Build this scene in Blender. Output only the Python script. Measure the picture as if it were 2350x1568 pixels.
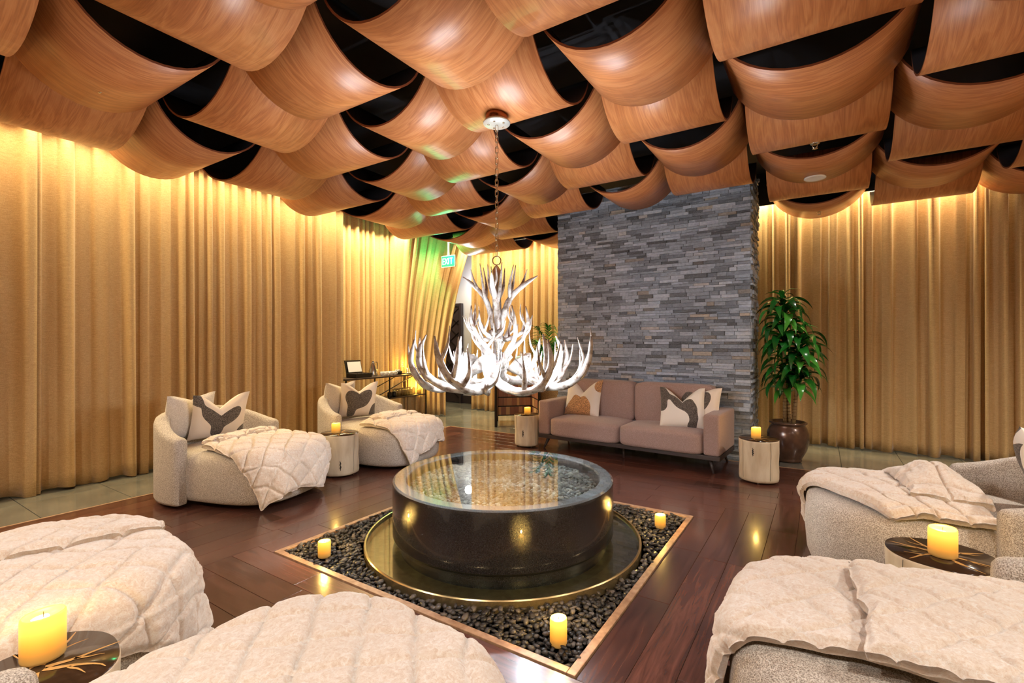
import bpy, bmesh, math, random
from mathutils import Vector, Matrix, noise
R = math.radians; PI = math.pi
random.seed(7)
sc = bpy.context.scene
for o in list(bpy.data.objects): bpy.data.objects.remove(o)
col = sc.collection

# ------------------------------------------------------------------ camera, exposure, world, lights
YAW = R(32.9); CS, SN = math.cos(YAW), math.sin(YAW); FPX = 1100.0
cam_d = bpy.data.cameras.new('camera'); cam = bpy.data.objects.new('camera', cam_d); col.objects.link(cam)
cam.location = (0, 0, 1.4); cam.rotation_euler = (R(90), 0, YAW)
cam_d.sensor_width = 36.0; cam_d.lens = FPX/2350*36.0; cam_d.shift_y = -(784-786)/2350.0
cam_d.clip_start = .02; sc.camera = cam
sc.view_settings.view_transform = 'Standard'; sc.view_settings.look = 'None'
sc.view_settings.gamma = 1; sc.view_settings.use_curve_mapping = False
sc.view_settings.exposure = 0.74
w = bpy.data.worlds.new('world'); sc.world = w; w.use_nodes = True
w.node_tree.nodes['Background'].inputs[0].default_value = (1, .85, .7, 1)
w.node_tree.nodes['Background'].inputs[1].default_value = .3

def area(name, loc, rot, sx, sy, power, color):
    l = bpy.data.lights.new(name, 'AREA'); l.shape = 'RECTANGLE'; l.size = sx; l.size_y = sy; l.energy = power; l.color = color
    o = bpy.data.objects.new(name, l); col.objects.link(o); o.location = loc; o.rotation_euler = rot; return o
def point(name, loc, power, color, rad=.03):
    l = bpy.data.lights.new(name, 'POINT'); l.energy = power; l.color = color; l.shadow_soft_size = rad
    o = bpy.data.objects.new(name, l); col.objects.link(o); o.location = loc; return o
def spot(name, loc, power, color, ang=110, rad=.05, blend=.8):
    l = bpy.data.lights.new(name, 'SPOT'); l.energy = power; l.color = color; l.shadow_soft_size = rad
    l.spot_size = R(ang); l.spot_blend = blend
    o = bpy.data.objects.new(name, l); col.objects.link(o); o.location = loc; return o

WARM = (1.0, .80, .46); COOL = (.86, .93, 1.0); NEUT = (1, .93, .84)
# cove strips that wash the curtains
for o_ in (area('cove_light', (-5.89, 2.2, 3.50), (0, R(-8), 0), .05, 9.5, 110, WARM),
           area('cove_light', (-6.52, 5.6, 3.50), (0, R(-8), 0), .05, 2.0, 42, WARM),
           area('cove_light', (-2.2, 7.67, 3.50), (R(-6), 0, 0), 10.5, .04, 200, WARM),
           area('cove_light', (3.04, 2.8, 3.50), (0, R(8), 0), .05, 9.5, 60, WARM)): o_.data.spread = R(125)
# chandelier bulbs
CHX, CHY = -2.006, 2.894
def off(l, d):  # lateral (right) and depth offsets seen from the camera side of the room
    return (CHX + l*CS - d*SN, CHY + l*SN + d*CS)
BULBS = [(-.42, .02), (-.19, -.36), (.20, -.40), (.46, -.02), (.24, .36), (-.20, .38)]
for l, d in BULBS:
    x, y = off(l, d); point('bulb_light', (x, y, 1.275), 66, COOL, .018)
# passage fill and ceiling spots; only the first spot is a visible downlight
point('passage_fill', (-6.5, 8.3, 2.7), 13, (1, .97, .94), .08)  # unseen lamp added to brighten the white passage wall
DOWN_AND_FILL = [(-.06, 5.72, 26), (1.0, .25, 150), (-1.2, -.75, 160), (-3.6, -.9, 160), (2.4, 1.9, 150), (2.4, 4.6, 260)]  # entries after the first are unseen spots added as room fill
for x, y, p in DOWN_AND_FILL: spot('downlight_and_fill_light', (x, y, 3.03), p, NEUT, 150, .07, 1.0)

# ------------------------------------------------------------------ material helpers
def newmat(name):
    m = bpy.data.materials.new(name); m.use_nodes = True; nt = m.node_tree
    return m, nt, nt.nodes['Principled BSDF']
def N(nt, typ, **kw):
    n = nt.nodes.new(typ)
    for k, v in kw.items():
        if k.startswith('_'): setattr(n, k[1:], v)
        else: n.inputs[k.replace('__', ' ')].default_value = v
    return n
def ramp(nt, stops, interp='LINEAR'):
    n = nt.nodes.new('ShaderNodeValToRGB'); cr = n.color_ramp; cr.interpolation = interp
    while len(cr.elements) < len(stops): cr.elements.new(.5)
    for e, (p, c) in zip(cr.elements, stops):
        e.position = p; e.color = tuple(c) + (1,) if len(c) == 3 else c
    return n
def srgb(r, g, b):
    f = lambda c: (c/255/12.92) if c/255 <= .04045 else ((c/255+.055)/1.055)**2.4
    return (f(r), f(g), f(b))
def L(nt, a, ao, b, bi): nt.links.new(a.outputs[ao], b.inputs[bi])
def mapped(nt, scale=(1, 1, 1), coord='Object'):
    t = nt.nodes.new('ShaderNodeTexCoord'); m = nt.nodes.new('ShaderNodeMapping'); m.inputs['Scale'].default_value = scale
    nt.links.new(t.outputs[coord], m.inputs['Vector']); return m
def simple(name, c, rough=.5, metal=0, spec=None, coat=0, bump=None, vary=None):
    m, nt, b = newmat(name); b.inputs['Base Color'].default_value = (*c, 1); b.inputs['Roughness'].default_value = rough
    b.inputs['Metallic'].default_value = metal; b.inputs['Coat Weight'].default_value = coat
    if vary:
        mp = mapped(nt); nz = N(nt, 'ShaderNodeTexNoise', Scale=vary[0], Detail=6.0)
        L(nt, mp, 0, nz, 'Vector'); rp = ramp(nt, [(.3, c), (.7, vary[1])]); L(nt, nz, 0, rp, 0); L(nt, rp, 0, b, 'Base Color')
    if bump:
        mp = mapped(nt); nz = N(nt, 'ShaderNodeTexNoise', Scale=bump[0], Detail=5.0); L(nt, mp, 0, nz, 'Vector')
        bp = N(nt, 'ShaderNodeBump', Strength=bump[1], Distance=bump[2] if len(bump) > 2 else .01); L(nt, nz, 0, bp, 'Height'); L(nt, bp, 0, b, 'Normal')
    return m
M = {}
# bent walnut veneer: grain runs along the bend (UV.x along the arc)
m, nt, b = newmat('walnut_veneer'); M['walnut'] = m
uv = nt.nodes.new('ShaderNodeUVMap'); oi = nt.nodes.new('ShaderNodeObjectInfo')
cb = N(nt, 'ShaderNodeVectorMath', _operation='ADD'); sc1 = N(nt, 'ShaderNodeVectorMath', _operation='SCALE'); sc1.inputs['Scale'].default_value = 37
cx = nt.nodes.new('ShaderNodeCombineXYZ'); L(nt, oi, 'Random', cx, 0); L(nt, oi, 'Random', cx, 1); L(nt, cx, 0, sc1, 0)
L(nt, uv, 0, cb, 0); L(nt, sc1, 0, cb, 1)
mp = nt.nodes.new('ShaderNodeMapping'); mp.inputs['Scale'].default_value = (1.1, 9, 1); L(nt, cb, 0, mp, 0)
n1 = N(nt, 'ShaderNodeTexNoise', Scale=1.3, Detail=3.0, Distortion=.6); L(nt, mp, 0, n1, 'Vector')
mp2 = nt.nodes.new('ShaderNodeMapping'); mp2.inputs['Scale'].default_value = (2.5, 90, 1); L(nt, cb, 0, mp2, 0)
n2 = N(nt, 'ShaderNodeTexNoise', Scale=2.0, Detail=4.0); L(nt, mp2, 0, n2, 'Vector')
ww = N(nt, 'ShaderNodeMath', _operation='MULTIPLY'); ww.inputs[1].default_value = 11; L(nt, n1, 0, ww, 0)
fr = N(nt, 'ShaderNodeMath', _operation='PINGPONG'); fr.inputs[1].default_value = 1; L(nt, ww, 0, fr, 0)
mx = N(nt, 'ShaderNodeMix', _data_type='FLOAT'); mx.inputs[0].default_value = .66; L(nt, fr, 0, mx, 2); L(nt, n2, 0, mx, 3)
rp = ramp(nt, [(.15, srgb(158, 92, 52)), (.5, srgb(190, 120, 72)), (.85, srgb(210, 146, 96))]); L(nt, mx, 0, rp, 0)
hv = N(nt, 'ShaderNodeHueSaturation'); hr = N(nt, 'ShaderNodeMapRange'); hr.inputs[3].default_value = .88; hr.inputs[4].default_value = 1.1
L(nt, oi, 'Random', hr, 0); L(nt, hr, 0, hv, 'Value'); L(nt, rp, 0, hv, 'Color'); L(nt, hv, 0, b, 'Base Color')
b.inputs['Roughness'].default_value = .4; b.inputs['Coat Weight'].default_value = .2; b.inputs['Coat Roughness'].default_value = .33
bp = N(nt, 'ShaderNodeBump', Strength=.12, Distance=.002); L(nt, n2, 0, bp, 'Height'); L(nt, bp, 0, b, 'Normal')
M['walnut_edge'] = simple('walnut_ply_edge', srgb(120, 66, 40), .5)
M['panel_back'] = simple('black_panel_back', srgb(52, 50, 56), .35)
M['plenum'] = simple('plenum_black', srgb(36, 35, 39), .7)
# gold woven curtain
m, nt, b = newmat('gold_linen'); M['curtain'] = m
mp = mapped(nt, (22, 22, 260)); n1 = N(nt, 'ShaderNodeTexNoise', Scale=1.0, Detail=4.0, Roughness=.7); L(nt, mp, 0, n1, 'Vector')
mpb = mapped(nt, (300, 300, 120)); n2 = N(nt, 'ShaderNodeTexNoise', Scale=1.0, Detail=3.0); L(nt, mpb, 0, n2, 'Vector')
mx = N(nt, 'ShaderNodeMix', _data_type='FLOAT'); mx.inputs[0].default_value = .45; L(nt, n1, 0, mx, 2); L(nt, n2, 0, mx, 3)
rp = ramp(nt, [(.3, srgb(172, 134, 84)), (.5, srgb(202, 166, 112)), (.7, srgb(226, 196, 146))]); L(nt, mx, 0, rp, 0); L(nt, rp, 0, b, 'Base Color')
b.inputs['Roughness'].default_value = .62; b.inputs['Sheen Weight'].default_value = .35; b.inputs['Sheen Roughness'].default_value = .4
bp = N(nt, 'ShaderNodeBump', Strength=.35, Distance=.003); L(nt, mx, 0, bp, 'Height'); L(nt, bp, 0, b, 'Normal')
# split-face ledger stone
def stone_mat(name, stops):
    m, nt, b = newmat(name)
    oi = nt.nodes.new('ShaderNodeObjectInfo'); ge = nt.nodes.new('ShaderNodeNewGeometry')
    ad = N(nt, 'ShaderNodeMath', _operation='ADD'); L(nt, oi, 'Random', ad, 0); L(nt, ge, 'Random Per Island', ad, 1)
    fx = N(nt, 'ShaderNodeMath', _operation='FRACT'); L(nt, ad, 0, fx, 0)
    rp = ramp(nt, stops); L(nt, fx, 0, rp, 0)
    mp = mapped(nt, (1, 1, 1.6)); n1 = N(nt, 'ShaderNodeTexNoise', Scale=28.0, Detail=6.0, Roughness=.7); L(nt, mp, 0, n1, 'Vector')
    ov = N(nt, 'ShaderNodeMix', _data_type='RGBA', _blend_type='OVERLAY'); ov.inputs[0].default_value = .75; L(nt, rp, 0, ov, 6); L(nt, n1, 0, ov, 7)
    n2 = N(nt, 'ShaderNodeTexNoise', Scale=190.0, Detail=1.0); L(nt, mp, 0, n2, 'Vector')
    r2 = ramp(nt, [(.66, (0, 0, 0)), (.72, (1, 1, 1))]); L(nt, n2, 0, r2, 0)
    m2 = N(nt, 'ShaderNodeMix', _data_type='RGBA'); L(nt, r2, 0, m2, 0); L(nt, ov, 2, m2, 6); m2.inputs[7].default_value = (*srgb(196, 204, 214), 1)
    L(nt, m2, 2, b, 'Base Color')
    b.inputs['Roughness'].default_value = .5
    bp = N(nt, 'ShaderNodeBump', Strength=.8, Distance=.008); L(nt, n1, 0, bp, 'Height'); L(nt, bp, 0, b, 'Normal')
    return m
M['stone'] = stone_mat('split_slate', [(0, srgb(84, 90, 98)), (.25, srgb(132, 143, 160)), (.6, srgb(158, 171, 190)), (.9, srgb(188, 200, 218)), (.95, srgb(184, 176, 166)), (1, srgb(84, 90, 98))])
M['mortar'] = simple('dark_mortar', srgb(40, 42, 46), .9)
# floor planks
m, nt, b = newmat('dark_floor_wood'); M['plank'] = m
uv = nt.nodes.new('ShaderNodeTexCoord'); oi = nt.nodes.new('ShaderNodeObjectInfo'); cx = nt.nodes.new('ShaderNodeCombineXYZ')
sm = N(nt, 'ShaderNodeMath', _operation='MULTIPLY'); sm.inputs[1].default_value = 40; L(nt, oi, 'Random', sm, 0); L(nt, sm, 0, cx, 2); L(nt, sm, 0, cx, 0)
va = N(nt, 'ShaderNodeVectorMath', _operation='ADD'); L(nt, uv, 'Object', va, 0); L(nt, cx, 0, va, 1)
mp = nt.nodes.new('ShaderNodeMapping'); mp.inputs['Scale'].default_value = (1.2, 14, 1); L(nt, va, 0, mp, 0)
n1 = N(nt, 'ShaderNodeTexNoise', Scale=2.2, Detail=7.0, Roughness=.62, Distortion=.8); L(nt, mp, 0, n1, 'Vector')
rp = ramp(nt, [(.3, srgb(62, 36, 30)), (.5, srgb(86, 52, 43)), (.72, srgb(106, 66, 54))]); L(nt, n1, 0, rp, 0)
hv = N(nt, 'ShaderNodeHueSaturation'); hr = N(nt, 'ShaderNodeMapRange'); hr.inputs[3].default_value = .7; hr.inputs[4].default_value = 1.3
L(nt, oi, 'Random', hr, 0); L(nt, hr, 0, hv, 'Value'); L(nt, rp, 0, hv, 'Color'); L(nt, hv, 0, b, 'Base Color')
b.inputs['Roughness'].default_value = .24; b.inputs['Coat Weight'].default_value = .5; b.inputs['Coat Roughness'].default_value = .12
bp = N(nt, 'ShaderNodeBump', Strength=.25, Distance=.003); L(nt, n1, 0, bp, 'Height'); L(nt, bp, 0, b, 'Normal')
M['tile'] = simple('grey_floor_tile', srgb(92, 92, 86), .2, coat=.4, vary=(3.0, srgb(122, 120, 110)))
M['screed'] = simple('dark_subfloor', srgb(96, 66, 52), .6)
M['oak_trim'] = simple('light_wood_trim', srgb(150, 112, 84), .4, vary=(30, srgb(186, 150, 118)))
# boucle upholstery
def fabric(name, c1, c2, scale=260, bs=.6, bd=.004, rough=.9):
    m, nt, b = newmat(name); mp = mapped(nt); v = N(nt, 'ShaderNodeTexVoronoi', Scale=scale); n = N(nt, 'ShaderNodeTexNoise', Scale=scale*.8, Detail=4.0)
    L(nt, mp, 0, v, 'Vector'); L(nt, mp, 0, n, 'Vector')
    mx = N(nt, 'ShaderNodeMix', _data_type='FLOAT'); mx.inputs[0].default_value = .6; L(nt, v, 'Distance', mx, 2); L(nt, n, 0, mx, 3)
    rp = ramp(nt, [(.35, c1), (.62, c2)]); L(nt, mx, 0, rp, 0); L(nt, rp, 0, b, 'Base Color'); b.inputs['Roughness'].default_value = rough
    b.inputs['Sheen Weight'].default_value = .25; b.inputs['Specular IOR Level'].default_value = .2
    bp = N(nt, 'ShaderNodeBump', Strength=bs, Distance=bd); L(nt, mx, 0, bp, 'Height'); L(nt, bp, 0, b, 'Normal'); return m
M['boucle'] = fabric('boucle', srgb(142, 126, 110), srgb(228, 218, 206), 240, .9, .006)
M['plainpillow'] = fabric('plain_pillow', srgb(196, 184, 172), srgb(228, 220, 210), 200, .4)
M['mauve'] = fabric('mauve_sofa', srgb(142, 116, 108), srgb(180, 152, 144), 240, .3, .002)
M['plinth'] = simple('dark_sofa_base', srgb(64, 54, 52), .45)
# faux fur with fine pile
m, nt, b = newmat('cream_fur'); M['fur'] = m
mp = mapped(nt, (1, 1, 1)); n1 = N(nt, 'ShaderNodeTexNoise', Scale=60.0, Detail=5.0, Roughness=.6, Distortion=1.2); L(nt, mp, 0, n1, 'Vector')
mq = mapped(nt, (1, 2.6, 2.6)); n2 = N(nt, 'ShaderNodeTexNoise', Scale=120.0, Detail=5.0, Roughness=.7, Distortion=2.5); L(nt, mq, 0, n2, 'Vector')
mx = N(nt, 'ShaderNodeMix', _data_type='FLOAT'); mx.inputs[0].default_value = .5; L(nt, n1, 0, mx, 2); L(nt, n2, 0, mx, 3)
rp = ramp(nt, [(.34, srgb(214, 184, 158)), (.5, srgb(240, 222, 204)), (.62, srgb(252, 246, 238))]); L(nt, mx, 0, rp, 0); L(nt, rp, 0, b, 'Base Color')
bp = N(nt, 'ShaderNodeBump', Strength=.7, Distance=.005); L(nt, mx, 0, bp, 'Height'); L(nt, bp, 0, b, 'Normal')
b.inputs['Roughness'].default_value = .9; b.inputs['Sheen Weight'].default_value = .7; b.inputs['Sheen Roughness'].default_value = .5; b.inputs['Specular IOR Level'].default_value = .1
M['furlining'] = simple('cream_lining', srgb(226, 206, 176), .8, bump=(60, .2))
# appliqued cushion: two-colour blobs from UV-space noise
def blob_pillow(name, base, dark, blobs, thr=.5):
    """cushion cover with applique patches: union of soft blobs laid out on the cover"""
    m, nt, b = newmat(name); tc = nt.nodes.new('ShaderNodeUVMap'); acc = None
    for (u, v, r, st) in blobs:
        sb = N(nt, 'ShaderNodeVectorMath', _operation='SUBTRACT'); sb.inputs[1].default_value = (u, v, 0); L(nt, tc, 0, sb, 0)
        mlv = N(nt, 'ShaderNodeVectorMath', _operation='MULTIPLY'); mlv.inputs[1].default_value = (1/r, 1/(r*st), 0); L(nt, sb, 0, mlv, 0)
        ln = N(nt, 'ShaderNodeVectorMath', _operation='DOT_PRODUCT'); L(nt, mlv, 0, ln, 0); L(nt, mlv, 0, ln, 1)
        ng = N(nt, 'ShaderNodeMath', _operation='MULTIPLY'); ng.inputs[1].default_value = -.7; L(nt, ln, 'Value', ng, 0)
        ex = N(nt, 'ShaderNodeMath', _operation='EXPONENT'); L(nt, ng, 0, ex, 0)
        if acc is None: acc = ex
        else: ad = N(nt, 'ShaderNodeMath', _operation='ADD'); L(nt, acc, 0, ad, 0); L(nt, ex, 0, ad, 1); acc = ad
    rp = ramp(nt, [(thr-.006, (0, 0, 0)), (thr+.006, (1, 1, 1))]); L(nt, acc, 0, rp, 0)
    nz = N(nt, 'ShaderNodeTexNoise', Scale=150.0, Detail=4.0); mo = mapped(nt); L(nt, mo, 0, nz, 'Vector')
    rd = ramp(nt, [(.4, tuple(c*.45 for c in dark)), (.65, tuple(min(1, c*2.0) for c in dark))]); L(nt, nz, 0, rd, 0)
    mx = N(nt, 'ShaderNodeMix', _data_type='RGBA'); L(nt, rp, 0, mx, 0); mx.inputs[6].default_value = (*base, 1); L(nt, rd, 0, mx, 7)
    L(nt, mx, 2, b, 'Base Color'); b.inputs['Roughness'].default_value = .9; b.inputs['Sheen Weight'].default_value = .2
    bp = N(nt, 'ShaderNodeBump', Strength=.3, Distance=.004); L(nt, nz, 0, bp, 'Height'); L(nt, bp, 0, b, 'Normal'); return m
CHAR = srgb(92, 84, 78); CREAM = srgb(236, 222, 206)
M['pillow_a'] = blob_pillow('charcoal_applique', CREAM, CHAR, [(.33, .66, .17, 1.1), (.70, .68, .16, 1), (.52, .48, .15, .8), (.57, .22, .10, 1.4), (.02, .12, .17, 1), (1.0, .95, .14, 1)])
M['pillow_b'] = blob_pillow('charcoal_applique_two', CREAM, CHAR, [(.38, .74, .18, 1), (.66, .66, .24, 1.0), (.50, .50, .15, 1), (.72, .18, .10, 1.8), (.04, .12, .17, 1.6)])
M['pillow_c'] = blob_pillow('tan_applique', srgb(240, 232, 222), srgb(184, 140, 98), [(.02, .86, .13, 1.5), (.52, .52, .15, 1), (.40, .28, .18, .9), (.62, .22, .20, .9), (.56, .02, .3, .6), (.98, .03, .12, .7)])
M['pillow_d'] = blob_pillow('charcoal_applique_three', srgb(240, 232, 222), CHAR, [(.55, .78, .17, 1.0), (.44, .62, .16, 1), (.30, .44, .11, 1.1), (.25, .22, .09, 1.3), (.30, .02, .09, 1), (.98, .82, .15, 1.4), (.95, .5, .09, 1.2)])
# pale petrified log
m, nt, b = newmat('pale_log'); M['log'] = m
mp = mapped(nt, (5, 5, 1.2)); n1 = N(nt, 'ShaderNodeTexNoise', Scale=2.4, Detail=6.0); L(nt, mp, 0, n1, 'Vector')
rp = ramp(nt, [(.3, srgb(206, 186, 154)), (.6, srgb(232, 218, 192)), (.8, srgb(214, 204, 186))]); L(nt, n1, 0, rp, 0)
mp2 = mapped(nt, (16, 16, 3.4)); n2 = N(nt, 'ShaderNodeTexNoise', Scale=1.0, Detail=2.0); L(nt, mp2, 0, n2, 'Vector')
r2 = ramp(nt, [(.265, (1, 1, 1)), (.285, (0, 0, 0))]); L(nt, n2, 0, r2, 0)
mx = N(nt, 'ShaderNodeMix', _data_type='RGBA'); L(nt, r2, 0, mx, 0); L(nt, rp, 0, mx, 6); mx.inputs[7].default_value = (*srgb(30, 26, 22), 1)
L(nt, mx, 2, b, 'Base Color'); b.inputs['Roughness'].default_value = .5
M['crack'] = simple('dark_crack', srgb(24, 20, 18), .5)
M['logtop'] = simple('dark_resin_top', srgb(50, 36, 24), .14, coat=.15, vary=(9, srgb(66, 46, 30)))
M['vein'] = simple('pale_vein', srgb(214, 164, 98), .2, coat=.5)
M['granite'] = simple('black_granite', srgb(22, 21, 24), .14, coat=.5, bump=(320, .3, .002), vary=(180, srgb(52, 50, 52)))
M['rim'] = simple('granite_rim', srgb(96, 100, 104), .16, coat=.4, vary=(160, srgb(124, 128, 132)))
M['dish'] = simple('patinated_bronze', srgb(104, 92, 62), .3, .55, vary=(22, srgb(134, 120, 84)))
M['goldrim'] = simple('bronze_lip', srgb(196, 172, 126), .25, .8)
# pebbles
def pebble_mat(name, a, b_, c):
    m, nt, b = newmat(name); oi = nt.nodes.new('ShaderNodeObjectInfo'); ge = nt.nodes.new('ShaderNodeNewGeometry')
    ad = N(nt, 'ShaderNodeMath', _operation='ADD'); L(nt, oi, 'Random', ad, 0); L(nt, ge, 'Random Per Island', ad, 1)
    fx = N(nt, 'ShaderNodeMath', _operation='FRACT'); L(nt, ad, 0, fx, 0); rp = ramp(nt, [(0, a), (.7, b_), (1, c)]); L(nt, fx, 0, rp, 0)
    L(nt, rp, 0, b, 'Base Color'); b.inputs['Roughness'].default_value = .3; return m
M['pebble'] = pebble_mat('black_pebble', srgb(34, 33, 33), srgb(66, 62, 60), srgb(104, 96, 90))
M['pebble_in'] = pebble_mat('grey_pebble', srgb(84, 88, 90), srgb(140, 142, 140), srgb(184, 182, 172))
# water film: fresnel mix of clear and mirror
m = bpy.data.materials.new('water'); m.use_nodes = True; nt = m.node_tree; nt.nodes.clear(); M['water'] = m
out = nt.nodes.new('ShaderNodeOutputMaterial'); tr = N(nt, 'ShaderNodeBsdfTransparent', Color=(.93, .97, .96, 1)); gl = N(nt, 'ShaderNodeBsdfGlossy', Roughness=.0)
fn = N(nt, 'ShaderNodeLayerWeight', Blend=.5); pw = N(nt, 'ShaderNodeMath', _operation='POWER'); pw.inputs[1].default_value = 3.2; L(nt, fn, 'Facing', pw, 0)
mr_ = N(nt, 'ShaderNodeMapRange'); mr_.inputs[3].default_value = .03; mr_.inputs[4].default_value = .95; L(nt, pw, 0, mr_, 0); ms = nt.nodes.new('ShaderNodeMixShader'); L(nt, mr_, 0, ms, 0); L(nt, tr, 0, ms, 1); L(nt, gl, 0, ms, 2); L(nt, ms, 0, out, 0)
m = bpy.data.materials.new('clear_glass'); m.use_nodes = True; nt = m.node_tree; nt.nodes.clear(); M['glass'] = m
out = nt.nodes.new('ShaderNodeOutputMaterial'); tr = N(nt, 'ShaderNodeBsdfTransparent', Color=(.985, .99, .985, 1)); gl = N(nt, 'ShaderNodeBsdfGlossy', Roughness=.03)
fn = N(nt, 'ShaderNodeLayerWeight', Blend=.5); pw = N(nt, 'ShaderNodeMath', _operation='POWER'); pw.inputs[1].default_value = 2.0; L(nt, fn, 'Facing', pw, 0)
mr_ = N(nt, 'ShaderNodeMapRange'); mr_.inputs[3].default_value = .12; mr_.inputs[4].default_value = .95; L(nt, pw, 0, mr_, 0); ms = nt.nodes.new('ShaderNodeMixShader'); L(nt, mr_, 0, ms, 0); L(nt, tr, 0, ms, 1); L(nt, gl, 0, ms, 2); L(nt, ms, 0, out, 0)
# candle wax glowing from its flame inside
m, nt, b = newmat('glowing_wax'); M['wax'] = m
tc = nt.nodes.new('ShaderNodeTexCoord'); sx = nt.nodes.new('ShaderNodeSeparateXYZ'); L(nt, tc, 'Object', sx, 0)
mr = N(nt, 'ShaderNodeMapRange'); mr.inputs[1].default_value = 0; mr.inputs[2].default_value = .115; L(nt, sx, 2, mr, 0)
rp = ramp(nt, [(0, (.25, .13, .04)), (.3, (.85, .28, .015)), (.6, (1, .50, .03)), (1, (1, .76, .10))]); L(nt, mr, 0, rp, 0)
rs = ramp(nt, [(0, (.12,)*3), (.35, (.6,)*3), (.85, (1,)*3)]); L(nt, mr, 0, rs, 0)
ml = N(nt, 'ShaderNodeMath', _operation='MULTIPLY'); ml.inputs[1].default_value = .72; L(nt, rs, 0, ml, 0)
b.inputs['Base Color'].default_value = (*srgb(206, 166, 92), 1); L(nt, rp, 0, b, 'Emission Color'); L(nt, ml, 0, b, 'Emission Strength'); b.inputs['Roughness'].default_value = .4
def emis(name, c, s):
    m, nt, b = newmat(name); b.inputs['Base Color'].default_value = (*c, 1); b.inputs['Emission Color'].default_value = (*c, 1); b.inputs['Emission Strength'].default_value = s; return m
M['flamepool'] = emis('candle_light_pool', (1, .9, .5), 5)
M['bulb'] = emis('bulb_glow', (.9, .96, 1), 60)
M['green'] = emis('exit_green', (.02, .62, .2), 1.0); M['green'].node_tree.nodes['Principled BSDF'].inputs['Base Color'].default_value = (0, .02, .01, 1)
M['exitwhite'] = emis('exit_white', (.8, 1, .88), 1.2)
M['lamp'] = emis('downlight_lens', (1, .97, .92), 1.6)
# bone antler
m, nt, b = newmat('antler_bone'); M['antler'] = m
mp = mapped(nt); n1 = N(nt, 'ShaderNodeTexNoise', Scale=16.0, Detail=6.0, Roughness=.65); L(nt, mp, 0, n1, 'Vector')
rp = ramp(nt, [(.36, srgb(116, 98, 86)), (.5, srgb(182, 174, 168)), (.7, srgb(220, 219, 217))]); L(nt, n1, 0, rp, 0); L(nt, rp, 0, b, 'Base Color')
b.inputs['Roughness'].default_value = .22; b.inputs['Metallic'].default_value = .35
M['silver'] = simple('polished_silver', srgb(212, 210, 206), .22, 1, bump=(60, .3, .01))
M['chrome'] = simple('steel_chain', srgb(206, 200, 190), .22, 1)
M['coppercap'] = simple('copper_canopy', srgb(150, 92, 60), .25, .9)
M['galv'] = simple('silver_canopy_plate', srgb(206, 206, 200), .4, .5, bump=(40, .3, .01))
M['blackmetal'] = simple('black_metal', srgb(40, 36, 36), .4, .6)
M['darkwood'] = simple('dark_table_wood', srgb(56, 44, 40), .35, vary=(12, srgb(78, 62, 54)))
M['blackbox'] = simple('black_lacquer', srgb(26, 26, 28), .35)
M['white'] = simple('white_china', srgb(236, 234, 230), .25)
M['paper'] = simple('white_card', srgb(228, 228, 236), .6)
M['maroon'] = simple('maroon_mark', srgb(110, 24, 40), .6)
M['steel'] = simple('brushed_steel', srgb(200, 200, 200), .2, 1)
M['wallpaint'] = simple('white_wall_paint', srgb(206, 208, 214), .7)
M['walldark'] = simple('back_wall_paint', srgb(120, 100, 74), .85)
M['door'] = simple('dark_door_wood', srgb(52, 44, 48), .4)
M['bronzepot'] = simple('bronze_glaze', srgb(84, 62, 52), .26, .35, coat=.4, bump=(7, .15, .02), vary=(10, srgb(112, 84, 68)))
M['soil'] = simple('moss_soil', srgb(110, 88, 66), .95, bump=(60, 1, .02))
M['cane'] = simple('plant_cane', srgb(150, 122, 84), .7, vary=(40, srgb(180, 156, 112)))
m, nt, b = newmat('glossy_leaf'); M['leaf'] = m
oi = nt.nodes.new('ShaderNodeObjectInfo'); rp = ramp(nt, [(0, srgb(16, 74, 26)), (.6, srgb(36, 122, 42)), (1, srgb(78, 160, 56))]); L(nt, oi, 'Random', rp, 0); L(nt, rp, 0, b, 'Base Color')
b.inputs['Roughness'].default_value = .22; b.inputs['Coat Weight'].default_value = .3
M['basket'] = simple('woven_basket', srgb(140, 106, 72), .8, vary=(50, srgb(176, 140, 98)), bump=(50, .8, .02))
M['block_a'] = pebble_mat('mixed_wood_block', srgb(140, 92, 78), srgb(176, 120, 90), srgb(226, 186, 130))

# ------------------------------------------------------------------ mesh helpers
def link(name, me, mats, parent=None, smooth=False):
    if smooth:
        for p in me.polygons: p.use_smooth = True
    for mm in (mats if isinstance(mats, (list, tuple)) else [mats]): me.materials.append(mm)
    o = bpy.data.objects.new(name, me); col.objects.link(o)
    if parent: o.parent = parent
    return o
def mesh(name, vs, fs, mats, parent=None, smooth=False, mi=None, uvs=None):
    me = bpy.data.meshes.new(name); me.from_pydata(vs, [], fs)
    if mi: me.polygons.foreach_set('material_index', mi)
    if uvs:
        ul = me.uv_layers.new(name='UVMap')
        for l in me.loops: ul.data[l.index].uv = uvs[l.vertex_index]
    me.update(); return link(name, me, mats, parent, smooth)
def bmobj(name, bm, mats, parent=None, smooth=False):
    bmesh.ops.recalc_face_normals(bm, faces=bm.faces)
    me = bpy.data.meshes.new(name); bm.to_mesh(me); bm.free(); return link(name, me, mats, parent, smooth)
def bbox(bm, c, s, bev=0, rot=None, seg=2):
    r = bmesh.ops.create_cube(bm, size=1); vs = r['verts']
    bmesh.ops.scale(bm, vec=s, verts=vs)
    if bev:
        es = list({e for v in vs for e in v.link_edges}); g = bmesh.ops.bevel(bm, geom=es, offset=bev, segments=seg, affect='EDGES', profile=.6)
        vs = list({v for f in g['faces'] for v in f.verts} | {v for v in vs if v.is_valid})
    if rot: bmesh.ops.rotate(bm, verts=vs, cent=(0, 0, 0), matrix=rot)
    bmesh.ops.translate(bm, vec=c, verts=vs); return vs
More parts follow.
